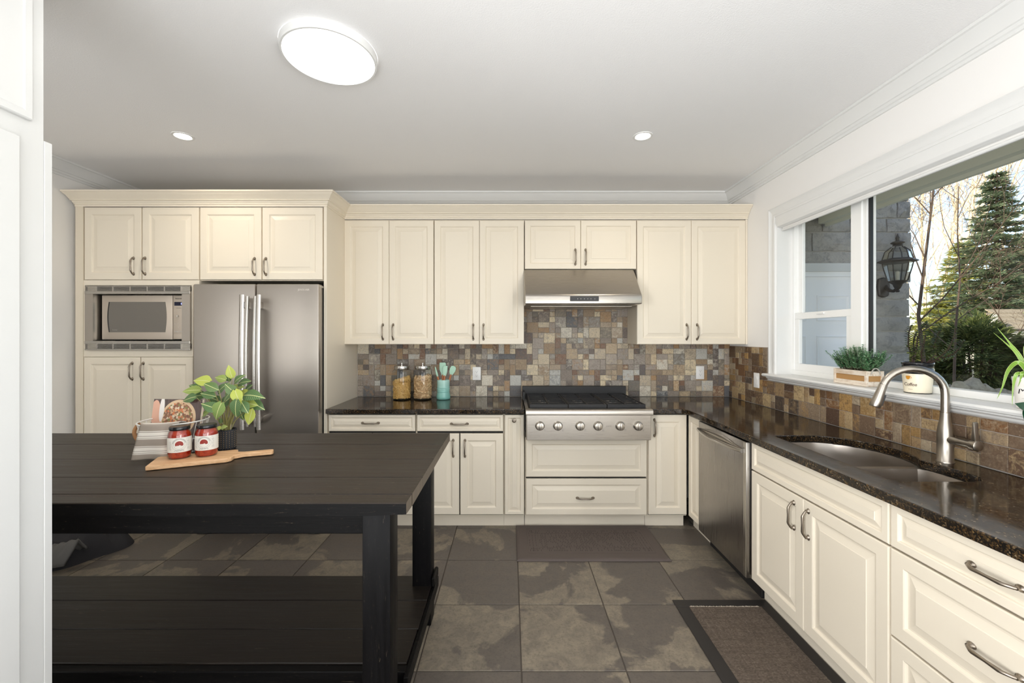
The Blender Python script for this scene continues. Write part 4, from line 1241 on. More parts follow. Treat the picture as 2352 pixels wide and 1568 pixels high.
# striped tea towel draped over the basket rim
m = mat('striped_linen', L((224, 218, 208)), .9, spec=.1)
n = N(m); tc = n.new('TexCoord'); sp = n.new('SeparateXYZ'); n.link(tc.outputs['UV'], sp.inputs[0])
wv = n.math('FRACT', n.math('MULTIPLY', sp.outputs[1], 2.7))
st = n.ramp(wv, [(0, L((150, 138, 126))), (.30, L((160, 148, 136))), (.36, L((232, 226, 216))), (.42, L((150, 138, 126))), (.45, L((232, 226, 216))), (.52, L((232, 226, 216))), (.55, L((140, 128, 118))),
                  (.58, L((232, 226, 216))), (.72, L((236, 230, 220))), (.80, L((150, 138, 126))), (.84, L((230, 224, 214))), (.9, L((150, 138, 126)))], 'CONSTANT')
fz_ = n.noise(n.coord('UV', (140, 240, 1)), 1.0, 3, .7)
n.color(n.mix(n.ramp(fz_, [(.35, (.35,) * 3), (.6, (0,) * 3)]), st, L((206, 198, 188)))); n.bump(fz_, .3, .001)
PL = tt(303, 1056, TZ + .006); PR = tt(387, 1056, TZ + .006)
def towel(u, v):
    # v 0 at the hem near the table, .86 at the rim, 1 inside the basket
    x0 = -1.632 + .150 * u
    yr = bc.y - math.sqrt(max(.004, .134 ** 2 - (x0 + .010 - bc.x) ** 2))
    if v < .86:
        t = v / .86
        y = 1.836 + .018 * u + (yr - .007 - 1.836 - .018 * u) * t ** 1.2
        return (x0 + (.022 * t - .008) * (1 - u) - .004 * math.sin(7 * u) * (1 - t), y - .006 * math.sin(9 * u + 1) * (1 - t), TZ + .006 + .151 * t)
    t = (v - .86) / .14
    return (x0 + .014 * (1 - u), yr - .007 + .05 * t, TZ + .157 - .010 * t * t + .004 * math.sin(PI * t))
mbt = MB().grid(towel, 14, 30)
tw = single('tea_towel', mbt, m, 'grey and white striped linen tea towel draped over the wire basket', 'towel', (-1.6, 1.84, TZ), smooth=80)
uvl = tw.data.uv_layers.new(name='UVMap')
for p in tw.data.polygons:
    for li in p.loop_indices:
        vi = tw.data.loops[li].vertex_index
        uvl.data[li].uv = ((vi % 15) / 14, (vi // 15) / 30)
sm = tw.modifiers.new('thickness', 'SOLIDIFY'); sm.thickness = .0018; sm.offset = 1

# leafy plant in black pot
def leaf_mb(Ln, Wd, curl=.25, fold=.25, heart=False, seg=6):
    prof = [0, .62, .95, 1.0, .82, .45, 0] if not heart else [.25, .9, 1.0, .88, .66, .34, 0]
    vs = []; fs = []
    for i in range(seg + 1):
        t = i / seg; wv = prof[i] * Wd / 2
        y = Ln * t; z = -curl * Ln * t * t
        for s in (-1, -.5, 0, .5, 1):
            back = -.10 * Ln * abs(s) if heart and i == 0 else 0
            vs.append((wv * s, y + back, z + abs(s) * wv * fold - (.12 * wv if abs(s) == 1 else 0)))
    for i in range(seg):
        for q in range(4): fs.append((i * 5 + q, i * 5 + q + 1, i * 5 + 6 + q, i * 5 + 5 + q))
    return MB().add(vs, fs)
def leaf_mat(name, dark, light, lim, vein=True):
    m = mat(name, dark, .38, spec=.4)
    n = N(m); oi = n.new('ObjectInfo')
    base = n.ramp(oi.outputs['Random'], [(0, dark), (.45, dark), (.6, light), (.85, lim), (1, lim)])
    tc = n.new('TexCoord'); sp = n.new('SeparateXYZ'); n.link(tc.outputs['Generated'], sp.inputs[0])
    ax_ = n.math('ABSOLUTE', n.math('SUBTRACT', sp.outputs[0], .5))
    wv = n.math('SINE', n.math('MULTIPLY', n.math('SUBTRACT', sp.outputs[1], n.math('MULTIPLY', ax_, .55)), 70.0))
    stp = n.ramp(wv, [(.45, (0,) * 3), (1.0, (.30,) * 3)])
    c = n.mix(stp, base, L((186, 196, 132)))
    c = n.mix(n.math('LESS_THAN', ax_, .025), c, L((196, 200, 140)))
    n.color(c)
    n.b.inputs['Transmission Weight'].default_value = 0
    return m
LM = leaf_mat('birkin_leaf', L((72, 104, 62)), L((122, 146, 78)), L((176, 186, 84)))
pc = Vector((-1.370, 2.045))
pl = thing('potted_plant', 'leafy green potted plant in a black ribbed pot on the work table', 'plant', (pc.x, pc.y, TZ))
m = mat('black_ribbed_pot', L((46, 47, 50)), .75)
def potr(a, r): return r * (1 + .018 * math.cos(a * 22))
mb = MB(); k = 132; prof = [(.036, 0), (.040, .003), (.041, .095), (.0385, .0955), (.037, .088), (.036, .080), (.002, .079)]
vs = []; fs = []
for i in range(k):
    a = 2 * PI * i / k
    for q, (r, z) in enumerate(prof):
        rr = potr(a, r) if 1 <= q <= 2 else r
        vs.append((pc.x + rr * math.cos(a), pc.y + rr * math.sin(a), TZ + .0006 + z))
for i in range(k):
    j = (i + 1) % k
    for q in range(len(prof) - 1): fs.append((i * 7 + q, j * 7 + q, j * 7 + q + 1, i * 7 + q + 1))
pot = part('pot', mb.add(vs, fs), m, pl, smooth=50)
mb = MB()
for i in range(22):
    a = 2 * PI * (i + .5) / 22
    for z in range(9): 
        zz = TZ + .012 + z * .009
        mb.box(pc.x + .0405 * math.cos(a) - .0008, pc.x + .0405 * math.cos(a) + .0008, pc.y + .0405 * math.sin(a) - .0008, pc.y + .0405 * math.sin(a) + .0008, zz, zz + .003)
part('stitching', mb, mat('pot_stitch', L((176, 150, 110)), .7), pot)
part('soil', MB().lathe([(.0355, 0), (.02, .004), (.0, .005)], (pc.x, pc.y, TZ + .078), 20, cap0=False, cap1=False), mat('potting_soil', L((46, 34, 26)), .95), pl)
stm = mat('plant_stem', L((146, 140, 84)), .5)
leafs = [  # measured leaf centres in the photo: px, py, depth offset, size, roll, pitch
 (528, 853, .0, .062, 10, 60), (462, 872, -.03, .074, 75, 25), (485, 888, -.05, .072, 60, 15), (507, 889, -.02, .066, -35, 40), (438, 895, -.01, .078, 85, 12), (432, 914, -.04, .062, 100, 0),
 (530, 894, -.05, .072, 40, 10), (545, 868, .0, .058, -40, 30), (560, 876, .02, .068, -70, 20), (505, 868, .02, .052, 70, 35), (524, 866, .04, .05, 5, 50), (540, 888, .03, .066, -60, 12),
 (480, 932, -.09, .074, 60, -20), (498, 944, -.10, .080, 160, -35), (478, 906, -.05, .068, 70, 5), (520, 906, -.06, .072, 120, -10), (545, 912, -.07, .074, -150, -10), (538, 938, -.10, .076, 175, -40),
 (561, 934, -.06, .072, -140, -25), (578, 905, -.03, .090, -80, 8), (572, 926, -.01, .082, -95, -5), (590, 930, .03, .072, -110, -15), (574, 956, -.02, .082, 170, -60), (560, 900, .03, .06, -60, 15),
 (455, 908, .02, .06, 95, 10), (512, 925, .01, .07, 130, -15), (470, 950, -.02, .055, 120, -20), (552, 950, .0, .06, -160, -35), (492, 916, .03, .062, 60, 5), (528, 920, .05, .066, -100, 0),
 (507, 966, -.05, .030, 0, 20), (500, 983, -.06, .028, 90, 5), (514, 980, -.065, .034, -70, 0), (446, 886, .04, .05, 60, 20), (570, 890, .05, .055, -50, 20)]
lib = [leaf_mb(1, w_, cu, fo, he).mesh('leaf', 0, 1, 60) for w_, cu, fo, he in ((.72, .22, .22, True), (.80, .35, .18, True), (.66, .15, .3, False), (.76, .5, .2, True))]
for me in lib: me.materials.append(LM)
for i, (px, py, dy, sz, roll, pitch) in enumerate(leafs):
    Y = pc.y + dy
    c = Vector((wx(px, Y), Y, wz(py, Y)))
    # leaf runs along its local +y; roll turns it in the picture plane (0 = up), pitch tips the face
    a = rad(roll)
    fwd = Vector((-math.sin(a), -.30, math.cos(a))).normalized()
    nrm = Vector((.15 * math.sin(i * 2.1), -1.0, .75 + .3 * math.cos(i * 1.7)))
    xax = fwd.cross(nrm).normalized(); nn = xax.cross(fwd).normalized()
    bpos = c - fwd * sz * .5
    mt = Matrix((xax, fwd, nn)).transposed().to_4x4()
    mt.translation = bpos - Vector(pl.location)
    mt = mt @ Matrix.Diagonal((sz, sz, sz, 1))
    o = link('leaf', lib[i % 4], None, pl); o.matrix_local = mt
    root_ = Vector((pc.x + .012 * math.cos(i * 2.4), pc.y + .012 * math.sin(i * 2.4), TZ + .078))
    mid = root_.lerp(bpos, .55) + Vector((0, 0, .035 + .02 * math.sin(i)))
    pts = [root_.lerp(mid, t / 4) * (1 - t / 4) + mid.lerp(bpos, t / 4) * (t / 4) for t in range(5)]
    part('stem', MB().tube(pts, [.0022, .002, .0018, .0016, .0014], 5), stm, pl, smooth=60)
part('support_stick', MB().tube([(pc.x + .018, pc.y, TZ + .075), (pc.x + .030, pc.y - .01, TZ + .19)], .0022, 6), mat('stick', L((190, 176, 150)), .7), pl)

# ------------------------------------------------------------------ jars and crock on the back worktop
ZC = ZT + .0008
M['jar_lid'] = M['steel_s']
def store_jar(label, x, y, fill_h):
    t = thing('storage_jar', label, 'jar', (x, y, ZC), 0, 'glass storage jars')
    c = (x, y, ZC)
    part('glass', MB().lathe([(.066, 0), (.076, .003), (.0795, .012), (.0795, .235), (.076, .250), (.067, .257), (.060, .258), (.060, .262)], c, 40, cap1=False), M['jar_glass'], t, smooth=60)
    part('glass_base', MB().lathe([(.066, .0005), (.074, .003), (.070, .008), (.01, .009)], c, 32), mat('jar_foot', (.02, .022, .02), .1), t, smooth=60)
    ld = part('lid', MB().lathe([(.060, .256), (.0640, .258), (.0655, .262), (.0655, .282), (.0635, .288), (.040, .2905), (.012, .2925)], c, 40), M['jar_lid'], t, smooth=40)
    part('lid_knob', MB().lathe([(.007, .292), (.006, .300), (.0095, .306), (.0100, .311), (.007, .315)], c, 20), M['chrome'], ld, smooth=60)
    return t
jy = 3.655
jx1, jx2 = wx(923, jy), wx(971, jy)
store_jar('glass storage jar of short pasta with steel lid, nearer the fridge panel', jx1, jy, .15)
store_jar('glass storage jar of peanuts with steel lid, beside the mint crock', jx2, jy, .19)
def heap(name, label, cat, x, y, h0, h1, piece, count, m, seed):
    r = random.Random(seed); mb = MB()
    mb.lathe([(.055, .010), (.068, .014), (.069, (h0 + h1) / 2 - .03), (.05, (h0 + h1) / 2 - .02), (.0, (h0 + h1) / 2 - .018)], (x, y, ZC), 24, cap1=False)
    for i in range(count):
        a = r.uniform(0, 2 * PI)
        top = r.random() < .3
        rr = .071 * math.sqrt(r.random()) if top else r.uniform(.064, .071)
        hh = h0 + (h1 - h0) * (.5 + .5 * math.cos(a) * rr / .071)
        z = hh - r.uniform(0, .02) if top else r.uniform(.014, hh)
        s = len(mb.v); piece(mb, r)
        rot = Matrix.Rotation(a + PI / 2 + r.uniform(-.5, .5), 4, 'Z') @ Matrix.Rotation(r.uniform(-1.3, 1.3), 4, 'Y')
        mb.xf(Matrix.Translation((x + rr * math.cos(a), y + rr * math.sin(a), ZC + z)) @ rot, s)
    # keep everything inside the glass
    mb.v = [(x + (vx - x) * min(1, .0765 / max(1e-6, math.hypot(vx - x, vy - y))), y + (vy - y) * min(1, .0765 / max(1e-6, math.hypot(vx - x, vy - y))), max(vz, ZC + .010)) for vx, vy, vz in mb.v]
    o = single(name, mb, m, label, cat, (x, y, ZC), smooth=60)
    o['kind'] = 'stuff'
m = mat('pasta', L((216, 172, 98)), .5); n = N(m); n.color(n.ramp(n.new('NewGeometry').outputs['Random Per Island'], [(0, L((196, 148, 76))), (1, L((232, 196, 126)))]))
def fusilli(mb, r):
    k = 7; q = .0055
    mb.tube([(-.016 + .032 * i / k, q * .5 * math.cos(i * 1.6), q * .5 * math.sin(i * 1.6)) for i in range(k + 1)], [.003 + .0014 * (i % 2) for i in range(k + 1)], 5)
heap('pasta', 'short twisted pasta filling a glass jar', 'pasta', jx1, jy, .155, .195, fusilli, 420, m, 3)
m = mat('peanut_shell', L((204, 168, 122)), .75); n = N(m); n.color(n.ramp(n.new('NewGeometry').outputs['Random Per Island'], [(0, L((182, 142, 96))), (1, L((222, 190, 148)))]))
def peanut(mb, r):
    s = r.uniform(.85, 1.15)
    mb.tube([(x * s, 0, 0) for x in (-.019, -.0175, -.012, -.006, 0, .006, .012, .0175, .019)], [q * s for q in (.001, .0055, .0078, .0072, .0058, .0072, .0078, .0055, .001)], 7)
heap('peanuts', 'peanuts in their shells filling a glass jar', 'peanuts', jx2, jy, .185, .205, peanut, 330, m, 4)
# crock and utensils
mint = M['mint'] = mat('mint_glaze', L((150, 200, 190)), .22, spec=.5)
n = N(mint); tc = n.new('TexCoord'); sp = n.new('SeparateXYZ'); n.link(tc.outputs['Object'], sp.inputs[0])
n.color(n.ramp(n.math('DIVIDE', sp.outputs[2], .18), [(0, L((122, 182, 172))), (.42, L((138, 192, 182))), (.9, L((178, 216, 206))), (1, L((190, 222, 212)))]))
kx = wx(1018.5, jy)
ckk = thing('utensil_crock', 'mint green ceramic crock holding silicone spatulas', 'crock', (kx, jy, ZC))
def rib(z, r): return [(r, z - .002), (r + .0012, z), (r, z + .002)]
pr = [(.052, 0), (.056, .002), (.0595, .012), (.059, .028), (.055, .048), (.0535, .058)] + rib(.070, .0535) + [(.0535, .078)] + rib(.084, .0535) + rib(.101, .0535) + [(.0535, .12), (.0545, .158), (.0545, .166), (.052, .168), (.050, .162), (.049, .012), (.01, .011)]
part('body', MB().lathe(pr, (kx, jy, ZC), 48), mint, ckk, smooth=50)
mb = MB()
for i in range(44):
    a = 2 * PI * i / 44; x, y = kx + .0537 * math.cos(a), jy + .0537 * math.sin(a)
    mb.box(x - .0013, x + .0013, y - .0013, y + .0013, ZC + .0885 + (i % 3) * .0015, ZC + .0945 + (i % 2) * .0015)
part('raised_lettering', mb, mint, ckk)
hwood = mat('utensil_wood', L((172, 108, 66)), .5); sil = mat('mint_silicone', L((176, 214, 192)), .5)
def utensil(name, label, bx_, by_, tx, ty, tz, shape, Lh, wid):
    b0 = Vector((kx + bx_, jy + by_, ZC + .016)); t0 = Vector((kx + tx, jy + ty, ZC + tz))
    t = thing(name, label, 'kitchen utensil', tuple(b0), 0, 'utensils in the mint crock')
    ax = (t0 - b0); ln = ax.length
    q = ax.to_track_quat('Z', 'Y').to_matrix().to_4x4()
    mt = Matrix.Translation(b0) @ q
    # keep the blade facing the room
    yv = q.to_3x3().inverted() @ Vector((0, -1, 0)); ang = math.atan2(yv.x, -yv.y)
    mt = mt @ Matrix.Rotation(ang, 4, 'Z')
    hl = ln - Lh
    part('handle', MB().lathe([(.0055, 0), (.0075, .01), (.0085, hl * .6), (.0075, hl), (.004, hl + .006)], (0, 0, 0), 12, 'z', True, True, 1, .7).xf(mt), hwood, t, smooth=60)
    part('head', bevel_mb(MB().prism([(u * wid, hl + v * Lh) for u, v in shape], 'y', -.004, .004), .002, 2).xf(mt), sil, t, smooth=40)
utensil('spatula', 'wide mint silicone spatula standing tallest in the crock', -.008, .012, -.010, .024, .314, [(-.18, -.06), (.18, -.06), (.24, .12), (.5, .42), (.5, .94), (.32, 1.0), (-.46, 1.0), (-.5, .9), (-.5, .4), (-.24, .12)], .105, .056)
utensil('spatula', 'narrow mint silicone spatula in the middle of the crock', .0, -.012, .016, .0, .288, [(-.22, -.06), (.22, -.06), (.4, .2), (.5, .5), (.5, 1.0), (-.3, 1.0), (-.5, .86), (-.46, .3)], .085, .042)
utensil('spoon', 'mint silicone turner leaning to the right of the crock', .006, .0, .088, .010, .286, [(-.15, -.06), (.15, -.06), (.3, .08), (.5, .45), (.5, .78), (.3, .96), (-.1, 1.0), (-.4, .9), (-.5, .6), (-.4, .2)], .078, .052)
utensil('brush', 'slim mint silicone brush leaning to the left of the crock', -.004, .0, -.072, .004, .276, [(-.4, -.04), (.4, -.04), (.5, .3), (.3, 1.0), (-.2, 1.0), (-.5, .3)], .085, .016)

# ------------------------------------------------------------------ mats and the dark cloth on the floor
m = mat('brown_foam_mat', L((82, 72, 68)), .55)
n = N(m); n.bump(n.noise(n.coord(), 400, 3), .2, .0005)
ax0, ax1, ay0, ay1 = .043, 1.045, 2.735, 3.245
am = thing('kitchen_mat', 'brown cushioned floor mat with embossed borders by the range', 'mat', ((ax0 + ax1) / 2, (ay0 + ay1) / 2, .0008))
part('body', bevel_mb(MB().rings(-.501, .501, -.255, .255, [(0, 0), (0, .004), (.008, .011), (.020, .0155), (.075, .0155), (.077, .0145), (.079, .0145), (.081, .0155), (.148, .0155), (.150, .0145), (.153, .0145), (.155, .0155)]).xf(Matrix.Rotation(-PI / 2, 4, 'X')), 0), m, am, world=False, smooth=20)
groove = mat('mat_groove', L((34, 29, 28)), .8)
mb = MB(); r = random.Random(2)
def dash(x, y, w_, h_): mb.box(x - w_ / 2, x + w_ / 2, y - h_ / 2, y + h_ / 2, .0148, .0159)
for i in range(62):
    for j in range(7):
        x = -.335 + i * .011; y = -.092 + j * .031 + (.012 if i % 2 else 0)
        if abs(x) < .345 and abs(y) < .1 and r.random() < .62: dash(x, y, .0022, .022)
for i in range(74):
    for y in (-.142, -.118, .118, .142):
        if r.random() < .5: dash(-.40 + i * .011, y, .0022, .018)
for j in range(9):
    for x in (-.408, -.386, -.364, .364, .386, .408):
        if r.random() < .75: dash(x, -.14 + j * .035, .0018, .024)
o = part('embossed_pattern', mb, groove, am, world=False, smooth=0); o['kind'] = 'stuff'
m = mat('rubber_border', L((36, 33, 32)), .55)
gx0, gx1, gy0, gy1 = .892, 1.404, 1.12, 2.331
rgm = thing('sink_mat', 'woven grey-brown floor mat with black rubber border by the sink', 'mat', ((gx0 + gx1) / 2, (gy0 + gy1) / 2, .0008))
mb = MB()
for (a, b, c, d_) in ((gx0, gx1, gy1 - .062, gy1), (gx0, gx1, gy0, gy0 + .062), (gx0, gx0 + .068, gy0 + .062, gy1 - .062), (gx1 - .06, gx1, gy0 + .062, gy1 - .062)):
    mb.box(a, b, c, d_, .001, .007)
part('border', mb, m, rgm, bevel=.0015)
m = mat('woven_weave', L((92, 82, 74)), .85, spec=.2)
n = N(m); v = n.coord('Object', (1, 1, 1))
br = n.new('TexBrick'); br.inputs['Scale'].default_value = 100; br.inputs['Mortar Size'].default_value = .022; br.inputs['Brick Width'].default_value = .7; br.inputs['Row Height'].default_value = .45
br.inputs['Color1'].default_value = (*L((122, 110, 98)), 1); br.inputs['Color2'].default_value = (*L((92, 82, 74)), 1); br.inputs['Mortar'].default_value = (*L((36, 31, 28)), 1)
n.link(v, br.inputs['Vector'])
tone = n.noise(n.coord('Object', (60, 2.5, 1)), 1.6, 4, .6); tone2 = n.noise(n.coord('Object', (3, 50, 1)), 1.6, 4, .6)
c = n.mix(n.ramp(n.math('MULTIPLY', tone, tone2), [(.15, (.5,) * 3), (.4, (0,) * 3)]), br.outputs[0], L((60, 52, 46)))
n.color(c); n.bump(br.outputs['Fac'], .5, -.0015)
part('weave', MB().box(gx0 + .066, gx1 - .058, gy0 + .06, gy1 - .06, .001, .0085), m, rgm)
mb = MB(); r = random.Random(3)
for i in range(120):
    x = gx0 + .075 + i * (gx1 - gx0 - .145) / 120; y = gy1 - .064
    mb.tube([(x, y, .009), (x + r.uniform(-.006, .006), y + r.uniform(-.002, .006), .010 + r.uniform(0, .002))], .0009, 4)
o = part('frayed_threads', mb, mat('pale_thread', L((196, 186, 170)), .9), rgm); o['kind'] = 'stuff'

# dark garment heaped on the floor beyond the table
m = mat('black_fleece', L((50, 49, 51)), .9, spec=.25)
n = N(m); n.bump(n.noise(n.coord(), 260, 4, .7), .5, .002)
hc = Vector((-2.945, 2.87))
def heap_fn(u, v):
    a = 2 * PI * u; rr = v
    rx, ry = .27, .27
    edge = 1 + .10 * math.sin(3 * a + .6) + .06 * math.sin(5 * a)
    x = hc.x + rx * rr * edge * math.cos(a); y = hc.y + ry * rr * edge * math.sin(a)
    base = .20 * (1 - rr ** 2.2)
    fold = abs(math.sin(9 * (x * .8 + y) + 2.2 * noise.noise(Vector((x * 5, y * 5, 2))))) ** 1.5
    nz = noise.noise(Vector((x * 9, y * 9, 1.3))) * .07 + (fold - .6) * .075
    z = max(.002, base + nz * (1 - rr ** 4) + .02 * (1 - rr ** 10))
    return (x, y, z if rr < .999 else .001)
fl = thing('dark_garment', 'crumpled black fleece garment lying on the floor beside the table', 'clothing', (hc.x, hc.y, 0))
part('body', MB().grid(heap_fn, 96, 34), m, fl, smooth=80)
cuff = mat('grey_lining', L((92, 90, 88)), .9)
def cuff_fn(u, v):
    return (-2.735 - .20 * v + .02 * math.sin(6 * u), 2.590 + .16 * u - .02 * math.sin(3 * v), .004 + .17 * math.sin(PI * (.06 + .80 * u)) ** .8 * (1 - .25 * v) + .008 * math.sin(26 * v + 5 * u) * u)
o = part('lining', MB().grid(cuff_fn, 18, 18), cuff, fl, smooth=80)
o.modifiers.new('thickness', 'SOLIDIFY').thickness = .012

# ------------------------------------------------------------------ white pantry unit close to the camera
XP = -1.352
wp = thing('white_pantry', 'tall white painted cabinet end at the near left edge', 'cabinet', (XP - .3, .9, 0))
part('carcass', MB().box(XP - .62, XP - .001, .30, 1.2275, 0, HC - .002), M['pantry'], wp, bevel=.001)
part('end_panel', MB().box(XP - .62, XP, 1.2280, 1.250, 0, 2.024), M['pantry'], wp, bevel=.0015)
def side_door(nm, ya, yb_, z0, z1, fr, t=.016):
    mb = MB().rings(0, ya - yb_, z0, z1, [(0, 0), (0, t - .003), (.003, t), (fr, t), (fr + .004, t - .003), (fr + .016, t - .004), (fr + .03, t - .004)])
    # front toward +x: local -y -> world +x
    mb.xf(Matrix.Translation((XP, yb_, 0)) @ Matrix.Rotation(PI / 2, 4, 'Z'))
    return part(nm, mb, M['pantry'], wp, smooth=5)
side_door('door', 1.155, .70, .09, 2.004, .055); side_door('door', .695, .31, .09, 2.004, .055)
side_door('upper_door', 1.19, .70, 2.062, 2.70, .020, .012)
# ================================================================== plants on the window sill
ZS = SILL + .0006
# crate planter
cx0, cx1, cy0, cy1 = 1.972, 2.070, 2.344, 2.580
m = mat('whitewashed_wood', L((222, 208, 190)), .75)
n = N(m); n.color(n.ramp(n.noise(n.coord('Object', (30, 6, 30)), 1.5, 5, .7), [(.35, L((196, 172, 146))), (.55, L((226, 214, 198)))]))
burl = mat('burlap', L((176, 134, 84)), .95); n = N(burl); n.bump(n.noise(n.coord('Object'), 500, 2), .6, .002)
cr = thing('planter_crate', 'whitewashed wooden crate with burlap lining and small leafy bush on the sill', 'planter', ((cx0 + cx1) / 2, (cy0 + cy1) / 2, ZS))
part('lining', MB().box(cx0 + .006, cx1 - .006, cy0 + .006, cy1 - .006, ZS + .008, ZS + .078), burl, cr)
part('base', MB().box(cx0 + .004, cx1 - .004, cy0 + .004, cy1 - .004, ZS, ZS + .008), m, cr)
for z in (ZS + .002, ZS + .060):
    for b in ((cx0, cx0 + .006, cy0, cy1), (cx1 - .006, cx1, cy0, cy1), (cx0 + .006, cx1 - .006, cy0, cy0 + .006), (cx0 + .006, cx1 - .006, cy1 - .006, cy1)):
        part('slat', MB().box(*b, z, z + .027), m, cr, bevel=.001)
for x in (cx0 - .001, cx1 - .013):
    for y in (cy0 - .001, cy1 - .013):
        part('corner_post', MB().box(x, x + .014, y, y + .014, ZS + .001, ZS + .088), m, cr, bevel=.001)
part('rope_handle', MB().tube([((cx0 + cx1) / 2 + .024 * math.cos(PI * t / 8), cy0 - .004, ZS + .070 + .034 * math.sin(PI * t / 8)) for t in range(9)], .003, 6), mat('grey_rope', L((178, 172, 162)), .9), cr)
def leafy_cloud(mb, pts_fn, count, size, r, droop=0.3):
    for i in range(count):
        p, nrm = pts_fn(i)
        s = size * r.uniform(.7, 1.25)
        a = Vector((r.gauss(0, 1), r.gauss(0, 1), r.gauss(0, 1))); t = (nrm + a * .7).normalized()
        b = t.cross(Vector((r.gauss(0, 1), r.gauss(0, 1), r.gauss(0, 1)))).normalized()
        mb.add([p, p + t * s * .5 + b * s * .42, p + t * s, p + t * s * .5 - b * s * .42], [(0, 1, 2, 3)])
def islandmat(name, cols, rough=.5, trans=0.0):
    m = mat(name, cols[0], rough, spec=.3); n = N(m)
    cs_ = n.ramp(n.new('NewGeometry').outputs['Random Per Island'], [(i / max(1, len(cols) - 1), c) for i, c in enumerate(cols)])
    n.color(cs_)
    if trans:
        tr = n.new('BsdfTranslucent'); mx = n.new('MixShader'); mx.inputs[0].default_value = trans
        n.link(cs_, tr.inputs[0]); n.link(n.b.outputs[0], mx.inputs[1]); n.link(tr.outputs[0], mx.inputs[2])
        n.link(mx.outputs[0], n.n['Material Output'].inputs[0])
    return m
bush = islandmat('boxwood_leaf', [L((64, 118, 74)), L((96, 150, 100)), L((136, 180, 134)), L((180, 210, 172))])
r = random.Random(21); mb = MB(); ms = MB()
ccx, ccy = (cx0 + cx1) / 2, (cy0 + cy1) / 2
for i in range(125):
    side = i % 6 == 0
    bx_ = ccx + r.uniform(-.03, .03); by_ = ccy + r.uniform(-.095, .095)
    ang = r.uniform(0, 2 * PI)
    out = Vector((.35 * (bx_ - ccx) / .03 * .08, (by_ - ccy) / .095 * .075, 0)) + Vector((math.cos(ang) * .02, math.sin(ang) * .03, 0))
    hgt = r.uniform(.07, .155) * (1 - .28 * abs(by_ - ccy) / .095)
    b0 = Vector((bx_, by_, ZS + .078)); t0 = b0 + Vector((max(-.06, min(.012, out.x)), out.y, hgt))
    ms.tube([b0, b0.lerp(t0, .5) + Vector((0, 0, .01)), t0], [.0013, .0011, .0008], 4)
    for k in range(14):
        q = b0.lerp(t0, .22 + .78 * k / 13)
        for s in (-1, 1, 0):
            a = k * 1.7 + s * 2.1; dirn = Vector((math.cos(a), math.sin(a), .45)).normalized()
            sz = .0135 * r.uniform(.7, 1.2)
            if q.x + dirn.x * sz > 2.078: dirn.x *= -1
            b = dirn.cross(Vector((0, 0, 1))).normalized()
            mb.add([q, q + dirn * sz * .5 + b * sz * .36, q + dirn * sz, q + dirn * sz * .5 - b * sz * .36], [(0, 1, 2, 3)])
part('stems', ms, mat('boxwood_stem', L((74, 70, 50)), .8), cr)
o = part('foliage', mb, bush, cr, smooth=0); o['kind'] = 'stuff'

# coffee pot with succulent
px_, py_ = 2.026, 2.105
cpn = thing('succulent_pot', 'cream pot with a coffee cup print and black rim holding a branching succulent', 'plant', (px_, py_, ZS))
cream = mat('cream_ceramic', L((238, 228, 204)), .3)
blk = mat('black_glossy_rim', (.012, .012, .014), .15)
part('pot', MB().lathe([(.046, 0), (.050, .002), (.0515, .006), (.0585, .094), (.0585, .100)], (px_, py_, ZS), 40), cream, cpn, smooth=50)
part('rim', MB().lathe([(.0575, .096), (.0600, .098), (.0610, .108), (.0615, .118), (.0590, .124), (.0590, .140), (.0615, .143), (.0615, .150), (.0585, .153), (.055, .150), (.054, .128), (.0, .127)], (px_, py_, ZS), 40, cap0=False, cap1=False), blk, cpn, smooth=50)
part('base_line', MB().lathe([(.0506, .0005), (.0520, .001), (.0520, .0035), (.050, .004)], (px_, py_, ZS), 40, cap0=False, cap1=False), blk, cpn)
brown = mat('brown_print', L((74, 44, 28)), .5); gold = mat('gold_print', L((206, 140, 40)), .5)
# lettering bent round the pot, facing the camera and a little to the left
camdir = math.atan2(-px_, py_)          # angle used by on_cyl: 0 faces -y, negative turns toward -x
def bend_text(body, size, z, u0, m, ang, rr, parent, x, y, spacing=1.0, shear=0.0):
    o = text(body, size, m, parent, (0, 0, 0), spacing=spacing, world=False, shear=shear, extrude=.00015)
    rm = ROOTM[parent.name].inverted()
    for v in o.data.vertices:
        a = ang + (v.co.x + u0) / rr
        w_ = rm @ Vector((x + (rr - v.co.y) * math.sin(a), y - (rr - v.co.y) * math.cos(a), z + v.co.z))
        v.co = w_
    return o
TA = -1.30
bend_text('Coffee', .0225, ZS + .044, 0, brown, TA, .0556, cpn, px_, py_, .92, .12)
bend_text('...', .022, ZS + .026, 0.002, brown, TA, .0538, cpn, px_, py_, 1.1)
cup = MB().add(*(lambda q: (q.v, q.f))(MB().prism([(-.008, .080), (.008, .080), (.008, .088), (-.008, .088)], 'y', -.0003, 0)))
cup = MB().prism([(-.010, .094), (.010, .094), (.0095, .086), (.007, .080), (.004, .077), (-.004, .077), (-.007, .080), (-.0095, .086)], 'y', -.0004, 0)
cup.add(*(lambda q: (q.v, q.f))(arc_strip(.0035, .0052, -1.7, 1.7, 12, .0865, .0105)))
cup.xf(Matrix.Translation((-.006, 0, -.008)))
part('cup_print', on_cyl(cup, px_, py_, ZS, .0583, TA), gold, cpn)
rays = MB()
for i in range(5): rays.box(-.012 + i * .003, -.0114 + i * .003, -.0003, 0, .088, .0915 - .001 * abs(i - 2))
part('steam_print', on_cyl(rays, px_, py_, ZS, .0585, TA), gold, cpn)
soil = bpy.data.materials['potting_soil']
part('soil', MB().lathe([(.054, .130), (.02, .136), (0, .137)], (px_, py_, ZS), 20, cap0=False, cap1=False), soil, cpn)
bark = mat('succulent_stem', L((58, 42, 34)), .7)
